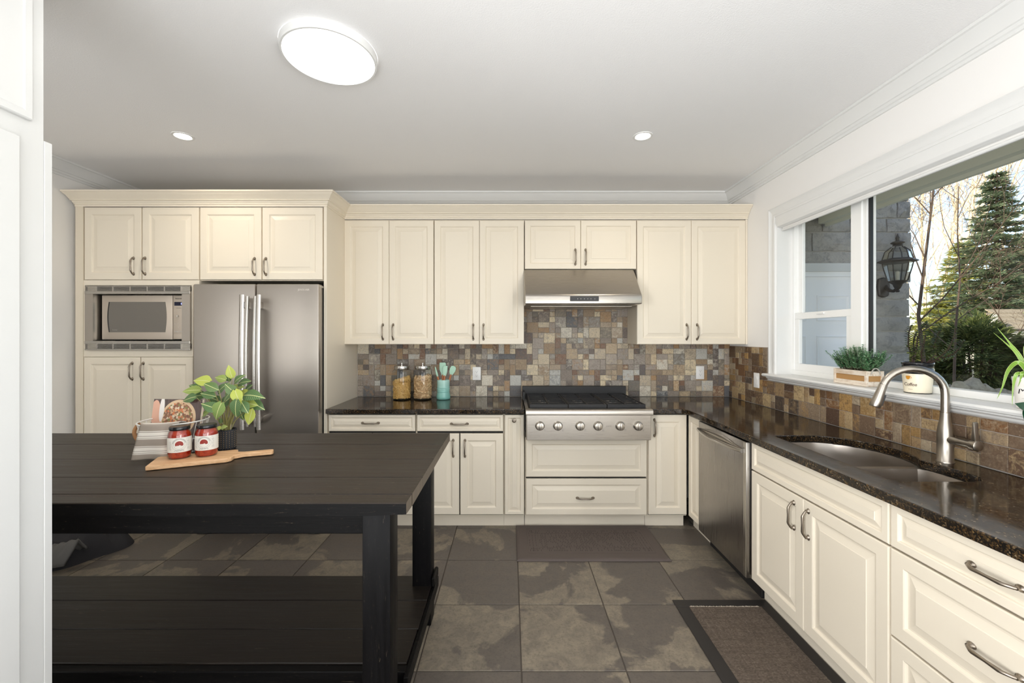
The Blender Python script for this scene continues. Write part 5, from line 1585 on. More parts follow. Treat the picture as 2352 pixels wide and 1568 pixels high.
sleaf = islandmat('succulent_leaf', [L((40, 50, 26)), L((62, 76, 38)), L((92, 104, 56)), L((54, 44, 30))], .45)
r = random.Random(8)
def px3(px, py, X): Y = yx(px, X); return Vector((X, Y, wz(py, Y)))
branches = [[(2108, 834), (2096, 818), (2086, 795), (2087, 770), (2092, 748)], [(2109, 834), (2104, 806), (2108, 776), (2118, 752), (2130, 742)], [(2106, 834), (2100, 810), (2098, 785), (2104, 765)],
            [(2140, 834), (2150, 815), (2146, 792), (2152, 776), (2158, 760)], [(2140, 834), (2162, 818), (2180, 800), (2190, 776), (2196, 752)], [(2142, 834), (2166, 822), (2192, 812), (2206, 795), (2214, 782)],
            [(2110, 834), (2116, 812), (2122, 790), (2126, 768)]]
for bi, br_ in enumerate(branches):
    X = 2.03 + (bi % 3 - 1) * .014
    P = [px3(px, py, X + .006 * k * ((bi % 2) - .5)) for k, (px, py) in enumerate(br_)]
    P[0] = Vector((px_ + (-.012 if bi < 3 else .006), py_ + (.012 if bi < 3 else -.02), ZS + .132))
    o = part('branch', MB().tube(P, [.0045, .004, .0032, .0026, .002][:len(P)], 6), bark, cpn, smooth=60)
    mb = MB()
    for k in range(len(P) - 1):
        steps = 11
        for q in range(steps):
            t = q / steps
            if k == 0 and q < 7: continue
            p = P[k].lerp(P[k + 1], t); ax_ = (P[k + 1] - P[k]).normalized()
            for s in (0, 1):
                a = (q % 2) * PI / 2 + s * PI + r.uniform(-.3, .3)
                e1 = ax_.orthogonal().normalized(); e2 = ax_.cross(e1)
                d_ = (e1 * math.cos(a) + e2 * math.sin(a) + ax_ * .35).normalized()
                ln = r.uniform(.016, .024); sd = d_.cross(ax_).normalized() * .0052; th_ = ax_ * .0022
                mb.add([p, p + d_ * ln * .5 + sd, p + d_ * ln, p + d_ * ln * .5 - sd, p + d_ * ln * .5 + th_, p + d_ * ln * .5 - th_],
                       [(0, 1, 4), (1, 2, 4), (2, 3, 4), (3, 0, 4), (1, 0, 5), (2, 1, 5), (3, 2, 5), (0, 3, 5)])
    mb.v = [(min(v[0], 2.079), v[1], v[2]) for v in mb.v]
    if mb.v: part('leaves', mb, sleaf, o, smooth=50)

# strappy plant in white pot at the right edge
qx, qy = 2.022, 1.640
sp_ = thing('spider_plant', 'strappy green plant in a white lettered pot on the sill at the right edge', 'plant', (qx, qy, ZS))
part('pot', MB().lathe([(.036, 0), (.040, .002), (.052, .116), (.052, .122), (.049, .122), (.047, .112), (0, .110)], (qx, qy, ZS), 40, cap1=False), mat('white_ceramic', L((240, 236, 230)), .3), sp_, smooth=50)
TA2 = -.98
bend_text('Mom', .036, ZS + .070, .0, M['dark_print'], TA2, .0478, sp_, qx, qy, .9, .18)
pink = mat('pink_print', L((226, 120, 150)), .5)
hv = [(0, -.0045)] + [(.0045 * math.sin(t) ** 3, .0038 * math.cos(t) - .0014 * math.cos(2 * t) - .0006 * math.cos(3 * t)) for t in [2 * PI * (i + .5) / 22 for i in range(22)]]
part('heart_print', on_cyl(MB().prism([(u, v) for u, v in hv[1:]], 'y', -.0003, 0), qx, qy, ZS + .040, .0462, TA2), pink, sp_)
part('thin_line', on_cyl(MB().box(-.022, -.006, -.0002, 0, -.0003, .0003), qx, qy, ZS + .042, .0462, TA2), M['grey_print'], sp_)
spm = mat('strap_leaf', L((112, 148, 62)), .4); n = N(spm)
tc = n.new('TexCoord'); sx_ = n.new('SeparateXYZ'); n.link(tc.outputs['UV'], sx_.inputs[0])
n.color(n.ramp(n.math('ABSOLUTE', n.math('SUBTRACT', sx_.outputs[0], .5)), [(0, L((132, 170, 70))), (.33, L((120, 158, 60))), (.44, L((170, 190, 104))), (.5, L((206, 214, 150)))]))
def strap(P, wmax):
    """leaf blade along a 3-D path"""
    k = len(P) - 1; vs = []; fs = []
    for i, p in enumerate(P):
        t = (P[min(i + 1, k)] - P[max(i - 1, 0)]).normalized()
        view = Vector((-.75, -.62, .2)); s = t.cross(view).normalized()
        w_ = wmax * (.55 + .45 * math.sin(PI * min(1, i / k * 1.25))) * (1 - (i / k) ** 3 * .96)
        nn = s.cross(t).normalized()
        vs += [p - s * w_ / 2, p - nn * w_ * .12, p + s * w_ / 2]
    for i in range(k): 
        for q in (0, 1): fs.append((i * 3 + q, i * 3 + q + 1, i * 3 + 4 + q, i * 3 + 3 + q))
    return MB().add(vs, fs)
def catmull(P, n_=5):
    P = [P[0]] + P + [P[-1]]; out = []
    for i in range(1, len(P) - 2):
        for k in range(n_):
            t = k / n_; a, b, c, d = P[i - 1], P[i], P[i + 1], P[i + 2]
            out.append(.5 * ((2 * b) + (c - a) * t + (2 * a - 5 * b + 4 * c - d) * t * t + (3 * b - a - 3 * c + d) * t ** 3))
    return out + [P[-2]]
tpt = Vector((qx, qy, ZS + .115))
straps = [[(2356, 850), (2340, 815), (2318, 786), (2290, 752)], [(2354, 848), (2335, 812), (2310, 788), (2281, 763)], [(2358, 850), (2340, 832), (2316, 850), (2302, 890), (2290, 916)],
          [(2352, 862), (2336, 858), (2327, 890), (2325, 932)], [(2354, 850), (2348, 856), (2344, 872), (2338, 888)], [(2372, 840), (2392, 790), (2420, 770), (2450, 790)], [(2370, 830), (2374, 780), (2366, 740), (2350, 716)],
          [(2376, 850), (2400, 830), (2430, 850), (2450, 900)], [(2362, 840), (2356, 800), (2372, 770), (2390, 750)]]
Xs = [2.01, 2.005, 1.965, 1.955, 1.97, 2.0, 2.03, 1.96, 2.03]
for i, st_ in enumerate(straps):
    P = [tpt + Vector((0, 0, -.01)), tpt.lerp(px3(*st_[0], (Xs[i] + qx) / 2), .6)] + [px3(px, py, Xs[i]) for px, py in st_[1:]]
    mb = strap(catmull(P, 5), (.015, .010, .016, .014, .012, .016, .016, .016, .014)[i])
    o = part('leaf', mb, spm, sp_, smooth=80)
    uvl = o.data.uv_layers.new(name='UVMap')
    for p in o.data.polygons:
        for li in p.loop_indices: uvl.data[li].uv = ((o.data.loops[li].vertex_index % 3) / 2, 0)
# glossy dark leaf plant next to it, only its hanging leaves reach the frame
dx_, dy_ = 2.010, 1.455
dk = thing('trailing_plant', 'dark glossy leaves of a trailing plant hanging over the sill edge', 'plant', (dx_, dy_, ZS))
part('pot', MB().lathe([(.044, 0), (.048, .004), (.060, .10), (.060, .108), (.055, .108), (.052, .096), (0, .094)], (dx_, dy_, ZS), 32, cap1=False), mat('terracotta', L((150, 92, 66)), .8), dk, smooth=50)
dlm = mat('dark_glossy_leaf', L((24, 62, 40)), .22, spec=.5)
lm_ = leaf_mb(1, .75, .2, .12, True).mesh('leaf', 0, 1, 60); lm_.materials.append(dlm)
for i, (X, px, py, sz, roll, tip_) in enumerate(((1.895, 2354, 932, .050, 70, .3), (1.90, 2362, 950, .05, 150, .2), (1.96, 2400, 900, .09, 60, .3), (1.95, 2430, 860, .09, 20, .4), (1.98, 2460, 830, .1, -20, .5), (1.93, 2480, 900, .09, 180, .2))):
    Y = yx(px, X); c = Vector((X, Y, wz(py, Y))); a = rad(roll)
    rt = Vector((.62, -.78, 0)); fwd = (rt * -math.sin(a) + Vector((0, 0, 1)) * math.cos(a)).normalized()
    nrm = Vector((-.78, -.62, .35)); xa = fwd.cross(nrm).normalized(); nn = xa.cross(fwd)
    mt = Matrix((xa, fwd, nn)).transposed().to_4x4(); mt.translation = c - fwd * sz * .5 - Vector(dk.location)
    o = link('leaf', lm_, None, dk); o.matrix_local = mt @ Matrix.Diagonal((sz, sz, sz, 1))
    b0 = Vector((dx_ - .02, dy_, ZS + .098)); b1 = c - fwd * sz * .5
    part('stem', MB().tube([b0, b0.lerp(b1, .5) + Vector((-.01, 0, .05)), b1], .002, 5), dlm, dk)

# ================================================================== outdoors
struct('ground', MB().box(2.2, 60, -40, 60, -.6, -.36), None or mat('winter_lawn', L((160, 154, 120)), .95), 'winter lawn outside the window')
n = N(bpy.data.materials['winter_lawn']); n.color(n.ramp(n.noise(n.coord(), .8, 6, .7), [(.35, L((150, 144, 112))), (.65, L((186, 176, 140)))]))
# eave of the house, and an unseen roof added to cast shade outside
ev = mat('grey_green_soffit', L((214, 211, 194)), .7)
roofm = mat('added_grey_roof', L((86, 84, 82)), .85)
struct('roof', MB().prism([(-4.6, 2.90), (2.80, 2.90), (2.95, 2.72), (-.8, 5.2)], 'y', -8, 3.93), roofm, 'unseen pitched roof over the kitchen, added to shade the stone wall')
eave = struct('trim_4', MB().box(2.18, 2.92, -6, 3.93, 2.56, 2.60), ev, 'grey green soffit of the eave above the window')
link('fascia_board', MB().box(2.92, 2.95, -6, 3.93, 2.475, 2.74).mesh('fascia_board'), ev, eave)
link('fascia_inner', MB().box(2.86, 2.92, -6, 3.93, 2.50, 2.56).mesh('fascia_inner'), ev, eave)
struct('wall_outside', MB().box(XR + .18, XR + .20, -6, 3.93, -.36, 2.56).mesh if False else MB().box(XR + .178, XR + .20, 3.20, 3.93, -.36, 2.56), M['wall'], 'outer face of the house wall beside the window')

# stone wing next to the window
YS = 3.96; XE = 3.742
wing = struct('wall_stone', MB().box(2.2, XE - .02, YS + .06, 7.5, -.36, 4.4).box(3.36, XE - .02, YS + .012, YS + .06, -.36, 4.4).box(2.2, 3.36, YS + .012, YS + .06, 2.06, 4.4), mat('stone_mortar', L((190, 186, 180)), .9), 'grey split stone wall of the house wing outside the window')
sm_ = mat('split_stone', L((190, 186, 180)), .88, spec=.2)
n = N(sm_); oi = n.new('ObjectInfo'); v = n.new('NewGeometry').outputs['Position']
f = n.noise(v, 12, 9, .78, .4); f2 = n.noise(v, 60, 5, .8)
tone = n.ramp(oi.outputs['Random'], [(0, L((214, 208, 200))), (1, L((242, 236, 228)))])
c = n.mix(n.ramp(f, [(.40, (.8,) * 3), (.5, (0,) * 3)]), tone, L((194, 189, 183)))
c = n.mix(n.ramp(f2, [(.3, (.5,) * 3), (.5, (0,) * 3)]), c, L((198, 192, 186)))
n.color(c); n.bump(n.math('ADD', f, n.math('MULTIPLY', f2, .35)), 1.0, .06)
r = random.Random(31)
def stone(x0, x1, z0, z1):
    nu, nv = 6, 3; g = .006; vs = []; fs = []
    for j in range(nv + 1):
        for i in range(nu + 1):
            e = i in (0, nu) or j in (0, nv)
            vs.append((x0 + g + (x1 - x0 - 2 * g) * i / nu + (r.uniform(-.004, .004)), YS - (.004 if e else .024 + r.uniform(-.020, .022)), z0 + g + (z1 - z0 - 2 * g) * j / nv + r.uniform(-.003, .003)))
    for j in range(nv):
        for i in range(nu):
            k = j * (nu + 1) + i; fs.append((k, k + 1, k + nu + 2, k + nu + 1))
    o_ = len(vs)
    ring_ = [i for i in range(nu + 1)] + [(j + 1) * (nu + 1) - 1 for j in range(1, nv + 1)] + [nv * (nu + 1) + i for i in range(nu - 1, -1, -1)] + [j * (nu + 1) for j in range(nv - 1, 0, -1)]
    for q in ring_: vs.append((vs[q][0], YS + .02, vs[q][2]))
    kk = len(ring_)
    for q in range(kk): fs.append((ring_[q], o_ + q, o_ + (q + 1) % kk, ring_[(q + 1) % kk]))
    link('stone', MB().add(vs, fs).mesh('stone', 0, 1, 30), sm_, wing)
DX0, DX1, DZ = 2.36, 3.30, 2.06
zs = [.20, .42, .60, .80, .965, 1.13, 1.30, 1.50, 1.64, 1.80, 1.96, 2.065, 2.25, 2.43, 2.56, 2.72, 2.90, 3.06, 3.3]
for a, b in zip(zs, zs[1:]):
    x = (DX1 + .06) if a < DZ - .01 else 2.22
    x = max(x, 2.22)
    x += 0
    while x < XE - .02:
        ln = r.choice([.19, .26, .34, .44, .52])
        x1 = x + ln
        if XE - x1 < .12: x1 = XE + r.uniform(-.012, .012)
        stone(x, x1, a, b); x = x1
    # returning stones on the corner
d3 = thing('door_1', 'white six-panel side door in the stone wall outside', None, ((DX0 + DX1) / 2, YS, -.36)); d3['kind'] = 'structure'
wd_ = mat('door_white_outside', L((246, 246, 248)), .5)
part('door_frame', MB().box(DX0 - .06, DX0, YS - .01, YS + .05, -.36, DZ).box(DX1, DX1 + .06, YS - .01, YS + .05, -.36, DZ).box(DX0, DX1, YS - .01, YS + .05, DZ - .045, DZ), wd_, d3)
part('head_trim', MB().box(DX0 - .08, DX1 + .08, YS - .035, YS + .02, DZ, DZ + .075), mat('door_head_grey', L((206, 206, 204)), .6), d3)
part('leaf', MB().box(DX0, DX1, YS + .018, YS + .05, -.34, DZ - .045), wd_, d3)
for i in range(2):
    a = DX0 + .12 + i * .40
    for z0_, z1_ in ((1.60, 1.84), (.86, 1.46), (-.2, .70)):
        part('panel', MB().rings(a, a + .30, z0_, z1_, [(0, 0), (0, .006), (.006, .010), (.018, .002), (.030, .002), (.045, .009)], YS + .018), wd_, d3)
part('lever_handle', MB().lathe([(.025, 0), (.025, .01), (.01, .014), (.01, .045)], (DX1 - .07, YS + .018, .66), 16, 'y').tube([(DX1 - .07, YS - .027, .66), (DX1 - .19, YS - .027, .66)], .009, 8), M['nickel'], d3)

# wall lantern
lx, ly, lzc = 3.437, 3.755, 2.08
ln_ = thing('wall_lantern', 'dark bronze glass coach lantern mounted on the stone wall outside', 'lantern', (3.47, YS - .02, 1.85))
brz = mat('dark_bronze', L((64, 58, 54)), .5, .3)
s_ = ly / F
Zl = lambda py: H - (py - CY) * s_
hexa = lambda r_, z, k=6, o_=PI / 6: [(lx + r_ * math.cos(2 * PI * i / k + o_), ly + r_ * math.sin(2 * PI * i / k + o_), z) for i in range(k)]
def loft(levels, k=6, caps=True):
    vs = []; fs = []
    for r_, z in levels: vs += hexa(r_, z, k)
    for a in range(len(levels) - 1):
        for i in range(k):
            j = (i + 1) % k; fs.append((a * k + i, a * k + j, (a + 1) * k + j, (a + 1) * k + i))
    if caps: fs += [tuple(range(k))[::-1], tuple((len(levels) - 1) * k + i for i in range(k))]
    return MB().add(vs, fs)
zf_, zcap, zdt, zrim, zbt = Zl(534), Zl(556), Zl(567), Zl(598), Zl(645)
part('finial', MB().lathe([(.006, 0), (.014, .012), (.012, .03), (.016, .038), (.010, .05), (.003, .075)], (lx, ly, zcap), 16), brz, ln_, smooth=60)
part('cap', MB().lathe([(.038, -.03), (.030, -.02), (.048, -.010), (.050, -.004), (.036, .006), (.012, .012)], (lx, ly, zcap), 24), brz, ln_, smooth=50)
part('dome_glass', loft([(.042, zdt), (.085, (zdt * .5 + zrim * .5) + .02), (.104, zrim + .012)], 6, False), M['lantern_glass'], ln_)
part('rim', loft([(.104, zrim + .014), (.140, zrim - .002), (.144, zrim - .012), (.120, zrim - .020), (.104, zrim - .022)], 6), brz, ln_)
part('cage_glass', loft([(.104, zrim - .02), (.094, zrim - .07), (.066, zbt)], 6, False), M['lantern_glass'], ln_)
for k in range(6):
    P = [Vector(hexa(r_, z)[k]) for r_, z in ((.043, zdt), (.087, (zdt + zrim) / 2 + .02), (.106, zrim + .012))]
    part('bar', MB().tube(P, .0045, 5), brz, ln_)
    P = [Vector(hexa(r_, z)[k]) for r_, z in ((.106, zrim - .02), (.096, zrim - .07), (.068, zbt))]
    part('bar', MB().tube(P, .0045, 5), brz, ln_)
part('candle_tube', MB().lathe([(.014, 0), (.014, .08), (.005, .09)], (lx, ly, zbt), 16), mat('candle_sleeve', L((226, 220, 206)), .6), ln_)
part('cup', MB().lathe([(.010, -.10), (.016, -.090), (.010, -.078), (.020, -.066), (.030, -.045), (.034, -.03), (.060, -.010), (.068, 0)], (lx, ly, zbt), 24), brz, ln_, smooth=40)
part('arm', MB().tube([(lx, ly, zbt - .065), (lx + .01, ly + .05, zbt - .085), (lx + .028, ly + .11, zbt - .075), (3.475, YS - .04, zbt - .03)], [.014, .013, .014, .022], 10), brz, ln_, smooth=60)
pb = wx(2029, YS - .04)
plp = [(-.045, -.085), (.0, -.105), (.045, -.085), (.055, 0), (.045, .07), (.0, .085), (-.045, .07), (-.055, 0)]
part('back_plate', MB().prism([(pb + u, zbt - .03 + v) for u, v in plp], 'y', YS - .055, YS - .018), brz, ln_, bevel=.008)

# ------------------------------------------------------------------ garden trees
def branch_tree(base, height, seed, r0, m, name, label, group, lean=(0, 0), levels=4, spread=.55, nb=9, twig=.004, trunk_frac=.55, n0=5):
    r = random.Random(seed)
    t = thing(name, label, 'tree', tuple(base), 0, group)
    trunk = MB(); tw_ = MB()
    def grow(p, d, ln, rd, lv):
        k = 5; P = [p]; dd = d.copy()
        for i in range(k):
            dd = (dd + Vector((r.gauss(0, .10), r.gauss(0, .10), r.gauss(.05, .06)))).normalized()
            P.append(P[-1] + dd * ln / k)
        rs = [rd * (1 - .75 * i / k) for i in range(k + 1)]
        (trunk if lv < 2 else tw_).tube(P, rs, n0 if lv < 2 else 3, cap=False)
        if lv >= levels: return
        cnt = nb if lv == 0 else max(3, nb - 2 * lv)
        for i in range(cnt):
            f = (.28 if lv == 0 else .15) + (1 - (.30 if lv == 0 else .2)) * (i + r.random()) / cnt
            a, b = int(f * k), min(k, int(f * k) + 1)
            q = P[min(a, k)].lerp(P[b], f * k - a)
            ang = r.uniform(0, 2 * PI); e1 = dd.orthogonal().normalized(); e2 = dd.cross(e1)
            nd = (dd * r.uniform(.5, .9) + (e1 * math.cos(ang) + e2 * math.sin(ang)) * spread * r.uniform(.7, 1.4)).normalized()
            grow(q, nd, ln * r.uniform(.38, .6) * (1.05 - .45 * f), max(twig, rd * .42 * (1 - .5 * f)), lv + 1)
    d0 = Vector((lean[0], lean[1], 1)).normalized()
    grow(Vector(base), d0, height, r0, 0)
    part('trunk', trunk, m, t, smooth=60)
    o = part('twigs', tw_, m, t, smooth=60); o['kind'] = 'stuff'
    return t
barkd = mat('dark_bark', L((82, 68, 58)), .9); barkp = mat('pale_bark', L((232, 214, 186)), .85)
G = 'bare trees in the garden'
branch_tree((7.92, 8.0, -.36), 5.6, 4, .042, barkd, 'bare_tree', 'slim bare dark tree just right of the stone corner', G, (-.03, .0), 4, .60, 10, .003)
branch_tree((8.6, 8.2, -.36), 5.0, 9, .028, barkd, 'bare_tree', 'second bare dark tree leaning right behind the succulent', G, (.12, .0), 4, .55, 6, .003)
for i, (px, Z, h_, ln_x) in enumerate(((2140, 21, 12, .0), (2168, 24, 15, -.03), (2196, 22, 14, .02), (2232, 25, 16, .0), (2252, 23, 15, .03), (2335, 26, 15, .02), (2112, 24, 12, -.02))):
    branch_tree((wx(px, Z), Z, -.36), h_, 40 + i, .10, barkp, 'birch_tree', ('pale sunlit birch nearest the stone corner', 'pale sunlit birch behind the slim dark tree', 'pale sunlit birch in the middle of the view', 'tall pale birch left of the spruce',
                'pale birch whose trunk touches the spruce', 'pale birch showing right of the spruce top', 'pale birch low behind the lantern')[i], 'pale birches beyond the garden', (ln_x, 0), 3, .38, 11, .007, n0=5)

def conifer(base, height, rad0, seed, cols, name, label, cat='tree', group=None, whorls=34, per=9, droop=.22, dens=9, nl=.22, z_start=.06, lean=0.0):
    r = random.Random(seed)
    t = thing(name, label, cat, tuple(base), 0, group)
    b = Vector(base)
    part('trunk', MB().tube([b, b + Vector((lean * .5, 0, height * .5)), b + Vector((lean, 0, height * .98))], [rad0 * .055, rad0 * .04, rad0 * .01], 7), barkd, t, smooth=60)
    fol = MB(); bo = MB()
    for wv in range(whorls):
        f = z_start + (1 - z_start) * (wv / whorls) ** .9
        z0_ = height * f
        rr = rad0 * (1 - f) ** .82 * r.uniform(.78, 1.12) + .05
        for k in range(per):
            z = min(height * .985, z0_ + r.uniform(-.5, .5) * height / whorls * 1.6)
            c0 = b + Vector((lean * f, 0, z))
            a = 2 * PI * (k / per) + wv * 1.1 + r.uniform(-.3, .3)
            L_ = rr * r.uniform(.7, 1.15)
            d = Vector((math.cos(a), math.sin(a), 0))
            pts = [c0, c0 + d * L_ * .5 + Vector((0, 0, -droop * L_ * .35)), c0 + d * L_ + Vector((0, 0, -droop * L_ * .55 + .10 * L_))]
            bo.tube(pts, [.018, .012, .004], 3, cap=False)
            m_ = max(3, int(dens * (L_ / rad0) + 2))
            for q in range(m_):
                s = .15 + .85 * (q + r.random()) / m_
                p = pts[0].lerp(pts[1], s * 2) if s < .5 else pts[1].lerp(pts[2], s * 2 - 1)
                for sd in (-1, 1):
                    lat = Vector((-d.y, d.x, 0)) * sd
                    tdir = (d * .75 + lat * r.uniform(.3, .9) + Vector((0, 0, r.uniform(-.35, .15)))).normalized()
                    ln = nl * r.uniform(.6, 1.3)
                    up = Vector((r.gauss(0, .7), r.gauss(0, .7), 1)).normalized()
                    wv_ = tdir.cross(up).normalized() * ln * .20
                    # feathered spray: three narrow blades
                    for g in (-.55, 0, .55):
                        td = (tdir + wv_.normalized() * g).normalized() * ln * (1 if g == 0 else .75)
                        wd2 = td.cross(up).normalized() * ln * .085
                        wd2 = wd2 * 1.1
                        fol.add([p - wd2 * .4, p + td * .55 - wd2, p + td, p + td * .55 + wd2], [(0, 1, 2, 3)])
    part('boughs', bo, barkd, t)
    o = part('foliage', fol, islandmat(name + '_needles', cols, .6, .45), t, smooth=0); o['kind'] = 'stuff'
    return t
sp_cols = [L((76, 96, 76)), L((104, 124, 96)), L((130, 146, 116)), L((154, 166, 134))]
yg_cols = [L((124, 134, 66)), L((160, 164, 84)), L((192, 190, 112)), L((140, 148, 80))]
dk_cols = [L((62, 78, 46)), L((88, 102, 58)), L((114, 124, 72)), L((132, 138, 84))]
Z = 16.0
conifer((wx(2290, Z), Z, -.36), 8.05, 2.3, 61, sp_cols, 'spruce_tree', 'tall blue green spruce standing above the garden roof', 'tree', 'conifers', 50, 9, .30, 20, .26)
Z = 18.5
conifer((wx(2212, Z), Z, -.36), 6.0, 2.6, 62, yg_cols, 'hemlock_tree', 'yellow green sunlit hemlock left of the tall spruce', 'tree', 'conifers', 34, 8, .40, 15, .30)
Z = 19.5
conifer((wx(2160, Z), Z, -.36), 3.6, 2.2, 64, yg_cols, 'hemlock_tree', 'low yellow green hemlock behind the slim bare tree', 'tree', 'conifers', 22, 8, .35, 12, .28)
Z = 22.0
conifer((wx(2350, Z), Z, -.36), 7.0, 3.6, 65, sp_cols, 'spruce_tree', 'dense dark spruce behind the garden roof at the right edge', 'tree', 'conifers', 28, 9, .3, 14, .32)
# shaded evergreen bushes near the window
def bush_fn(name, label, px0, px1, ptop, Z, seed, cols, dens=2600):
    r = random.Random(seed)
    cx_ = wx((px0 + px1) / 2, Z); rx = (px1 - px0) / 2 * Z / F; zt_ = wz(ptop, Z); zb_ = -.36
    t = thing(name, label, 'bush', (cx_, Z, zb_), 0, 'evergreen bushes')
    stems = MB()
    for i in range(14):
        a = r.uniform(0, 2 * PI); q = rx * .8 * math.sqrt(r.random())
        stems.tube([(cx_ + .1 * math.cos(a), Z + .1 * math.sin(a), zb_), (cx_ + q * .6 * math.cos(a), Z + q * .6 * math.sin(a), zb_ + (zt_ - zb_) * .45), (cx_ + q * math.cos(a), Z + q * math.sin(a), zb_ + (zt_ - zb_) * .85)], [.03, .02, .008], 4)
    part('stems', stems, barkd, t)
    mb = MB()
    for i in range(dens):
        u = r.uniform(-1, 1); a = r.uniform(0, 2 * PI); s = math.sqrt(1 - u * u)
        k = r.uniform(.72, 1.04) * (1 + .12 * math.sin(5 * a) + .10 * math.sin(9 * u + a * 3))
        hz_ = (zt_ - zb_) / 2
        p = Vector((cx_ + rx * k * s * math.cos(a), Z + rx * .8 * k * s * math.sin(a), zb_ + hz_ + hz_ * k * u * .96))
        if p.z < zb_ + .02: continue
        o_ = Vector((s * math.cos(a), s * math.sin(a), u * .6 - .25 + r.uniform(-.3, .3))).normalized()
        ln = r.uniform(.10, .22); up = Vector((r.gauss(0, .5), r.gauss(0, .5), 1)).normalized()
        wv_ = o_.cross(up).normalized()
        for g in (-.6, 0, .6):
            td = (o_ + wv_ * g).normalized() * ln; w2_ = td.cross(up).normalized() * ln * .10
            mb.add([p, p + td * .5 - w2_, p + td, p + td * .5 + w2_], [(0, 1, 2, 3)])
    o = part('foliage', mb, islandmat(name + '_leaf', cols, .6, .4), t, smooth=0); o['kind'] = 'stuff'
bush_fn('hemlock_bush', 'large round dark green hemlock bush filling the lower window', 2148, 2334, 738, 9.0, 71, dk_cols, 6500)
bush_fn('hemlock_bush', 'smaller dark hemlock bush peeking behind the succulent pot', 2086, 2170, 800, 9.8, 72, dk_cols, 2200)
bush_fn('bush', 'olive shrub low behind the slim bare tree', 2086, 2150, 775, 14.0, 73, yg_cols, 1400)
# bare sprays at the right edge
branch_tree((wx(2385, 11.5), 11.5, -.36), 3.0, 81, .035, barkd, 'bare_shrub', 'reddish bare shrub beside the garden roof', G, (-.15, 0), 3, .8, 9, .004)

# garden shelter with a shingled roof
Z = 13.0
sh_ = thing('garden_shelter', 'garden shelter with a weathered shingle roof and white fascia', 'shelter', (wx(2350, Z), Z + .8, -.36))
shg = mat('weathered_shingle', L((158, 146, 126)), .9); n = N(shg); n.color(n.ramp(n.noise(n.coord('Object', (30, 6, 3)), 1.5, 5, .7), [(.3, L((120, 108, 92))), (.7, L((184, 172, 150)))]))
wht = mat('white_fascia_paint', L((244, 240, 230)), .6)
xa, xb = wx(2276, Z), wx(2480, Z); xr0 = wx(2292, Z + .8)
ze, zr_ = wz(757, Z), wz(712, Z + .9)
k = 5
for i in range(k):
    f0, f1 = i / k, (i + 1.25) / k
    y_0, y_1 = Z + .95 * f0, Z + .95 * min(1.05, f1); z_0, z_1 = ze + (zr_ - ze) * f0, ze + (zr_ - ze) * min(1.05, f1)
    x_0 = xa + (xr0 - xa) * f0 + .02
    part('shingle_course', MB().prism([(y_0, z_0 - .005), (y_0, z_0 + .035), (y_1, z_1 + .006), (y_1, z_1 - .02)], 'x', x_0, xb), shg, sh_)
part('roof_back', MB().prism([(Z + .95, zr_ + .02), (Z + .97, zr_ - .02), (Z + 1.95, ze - .02), (Z + 1.95, ze + .03)], 'x', xr0, xb), shg, sh_)
part('gable_trim', MB().box(wx(2281, Z), wx(2289, Z), Z - .03, Z + .05, ze - .10, wz(722, Z)), wht, sh_)
part('fascia', MB().box(xa - .02, xb, Z - .03, Z + .02, ze - .30, ze - .02), wht, sh_)
part('gutter', MB().tube([(xa, Z - .05, ze - .01), (xb, Z - .05, ze - .01)], .03, 8), mat('dark_gutter', L((80, 72, 64)), .6), sh_)
for px in (2325, 2430):
    x = wx(px, Z + .1); part('post', MB().box(x - .07, x + .07, Z + .05, Z + .19, -.36, ze - .28), wht, sh_)
    x2 = x + .5
    part('post', MB().box(x2 - .07, x2 + .07, Z + 1.7, Z + 1.84, -.36, ze - .1), wht, sh_)
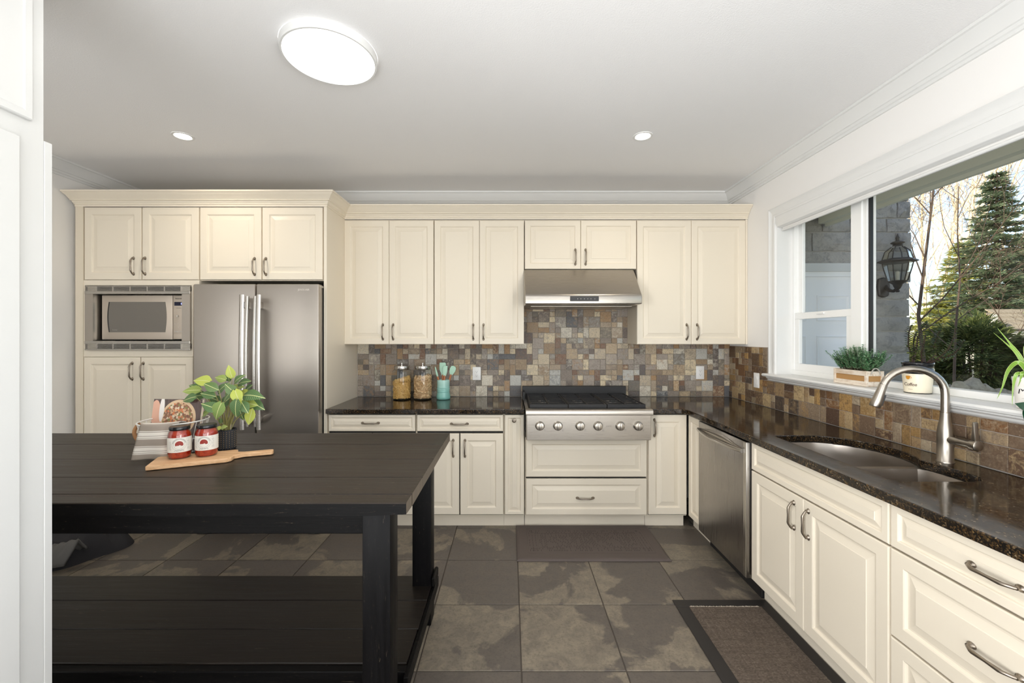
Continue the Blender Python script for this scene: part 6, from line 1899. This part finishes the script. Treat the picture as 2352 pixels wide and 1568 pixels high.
# iron fence
Z = 11.2
fe = thing('iron_fence', 'dark iron picket fence seen behind the strappy plant', 'fence', (wx(2335, Z), Z, -.36))
fm = mat('black_iron_fence', L((48, 48, 52)), .5, .4)
fx0, fx1 = wx(2312, Z), wx(2440, Z); ft, fb = wz(785, Z), .30
part('rail', MB().box(fx0, fx1, Z - .015, Z + .015, ft - .06, ft - .02), fm, fe)
part('rail', MB().box(fx0, fx1, Z - .015, Z + .015, fb, fb + .04), fm, fe)
i = 0; x = fx0
while x < fx1:
    part('picket', MB().box(x - .008, x + .008, Z - .008, Z + .008, -.36, ft), fm, fe); x += .105
x = wx(2348, Z); part('fence_post', MB().box(x - .05, x + .05, Z - .05, Z + .05, -.36, ft + .02), fm, fe)
# bank of boulders below the bush
bm_ = mat('garden_boulder', L((126, 120, 110)), .9); n = N(bm_); f = n.noise(n.coord(), 5, 7, .7); n.color(n.ramp(f, [(.3, L((120, 108, 88))), (.7, L((196, 182, 156)))])); n.bump(f, .7, .03)
r = random.Random(91)
lab = ['pale boulder below the bush, beside the bare stem', 'flat boulder low under the round bush', 'rounded boulder left of the flat boulder', 'rough boulder under the bush centre', 'small boulder at the right of the bank', 'dark boulder close to the window frame', 'long boulder at the left of the bank']
for i, (px, py, rr) in enumerate(((2200, 876, .24), (2232, 872, .28), (2172, 880, .22), (2264, 884, .24), (2296, 890, .22), (2322, 897, .24), (2150, 878, .20))):
    Z = 7.6 + r.uniform(-.2, .2); c = Vector((wx(px, Z), Z, 0)); zt_ = wz(py, Z)
    mb = MB(); nu, nv = 14, 9; vs = []; fs = []
    for j in range(nv + 1):
        for q in range(nu):
            th_ = PI * j / nv; ph = 2 * PI * q / nu
            d = Vector((math.sin(th_) * math.cos(ph), math.sin(th_) * math.sin(ph), math.cos(th_)))
            k_ = 1 + .35 * noise.noise(d * 1.6 + Vector((i * 7, 0, 0)))
            hz_ = (zt_ + .36) / 2
            vs.append((c.x + d.x * rr * k_, c.y + d.y * rr * .8 * k_, -.36 + hz_ + d.z * hz_ * min(1.1, k_)))
    for j in range(nv):
        for q in range(nu): fs.append((j * nu + q, j * nu + (q + 1) % nu, (j + 1) * nu + (q + 1) % nu, (j + 1) * nu + q))
    single('boulder', mb.add(vs, fs), bm_, lab[i], 'rock', (c.x, c.y, -.36), smooth=40, group='boulders below the bush')
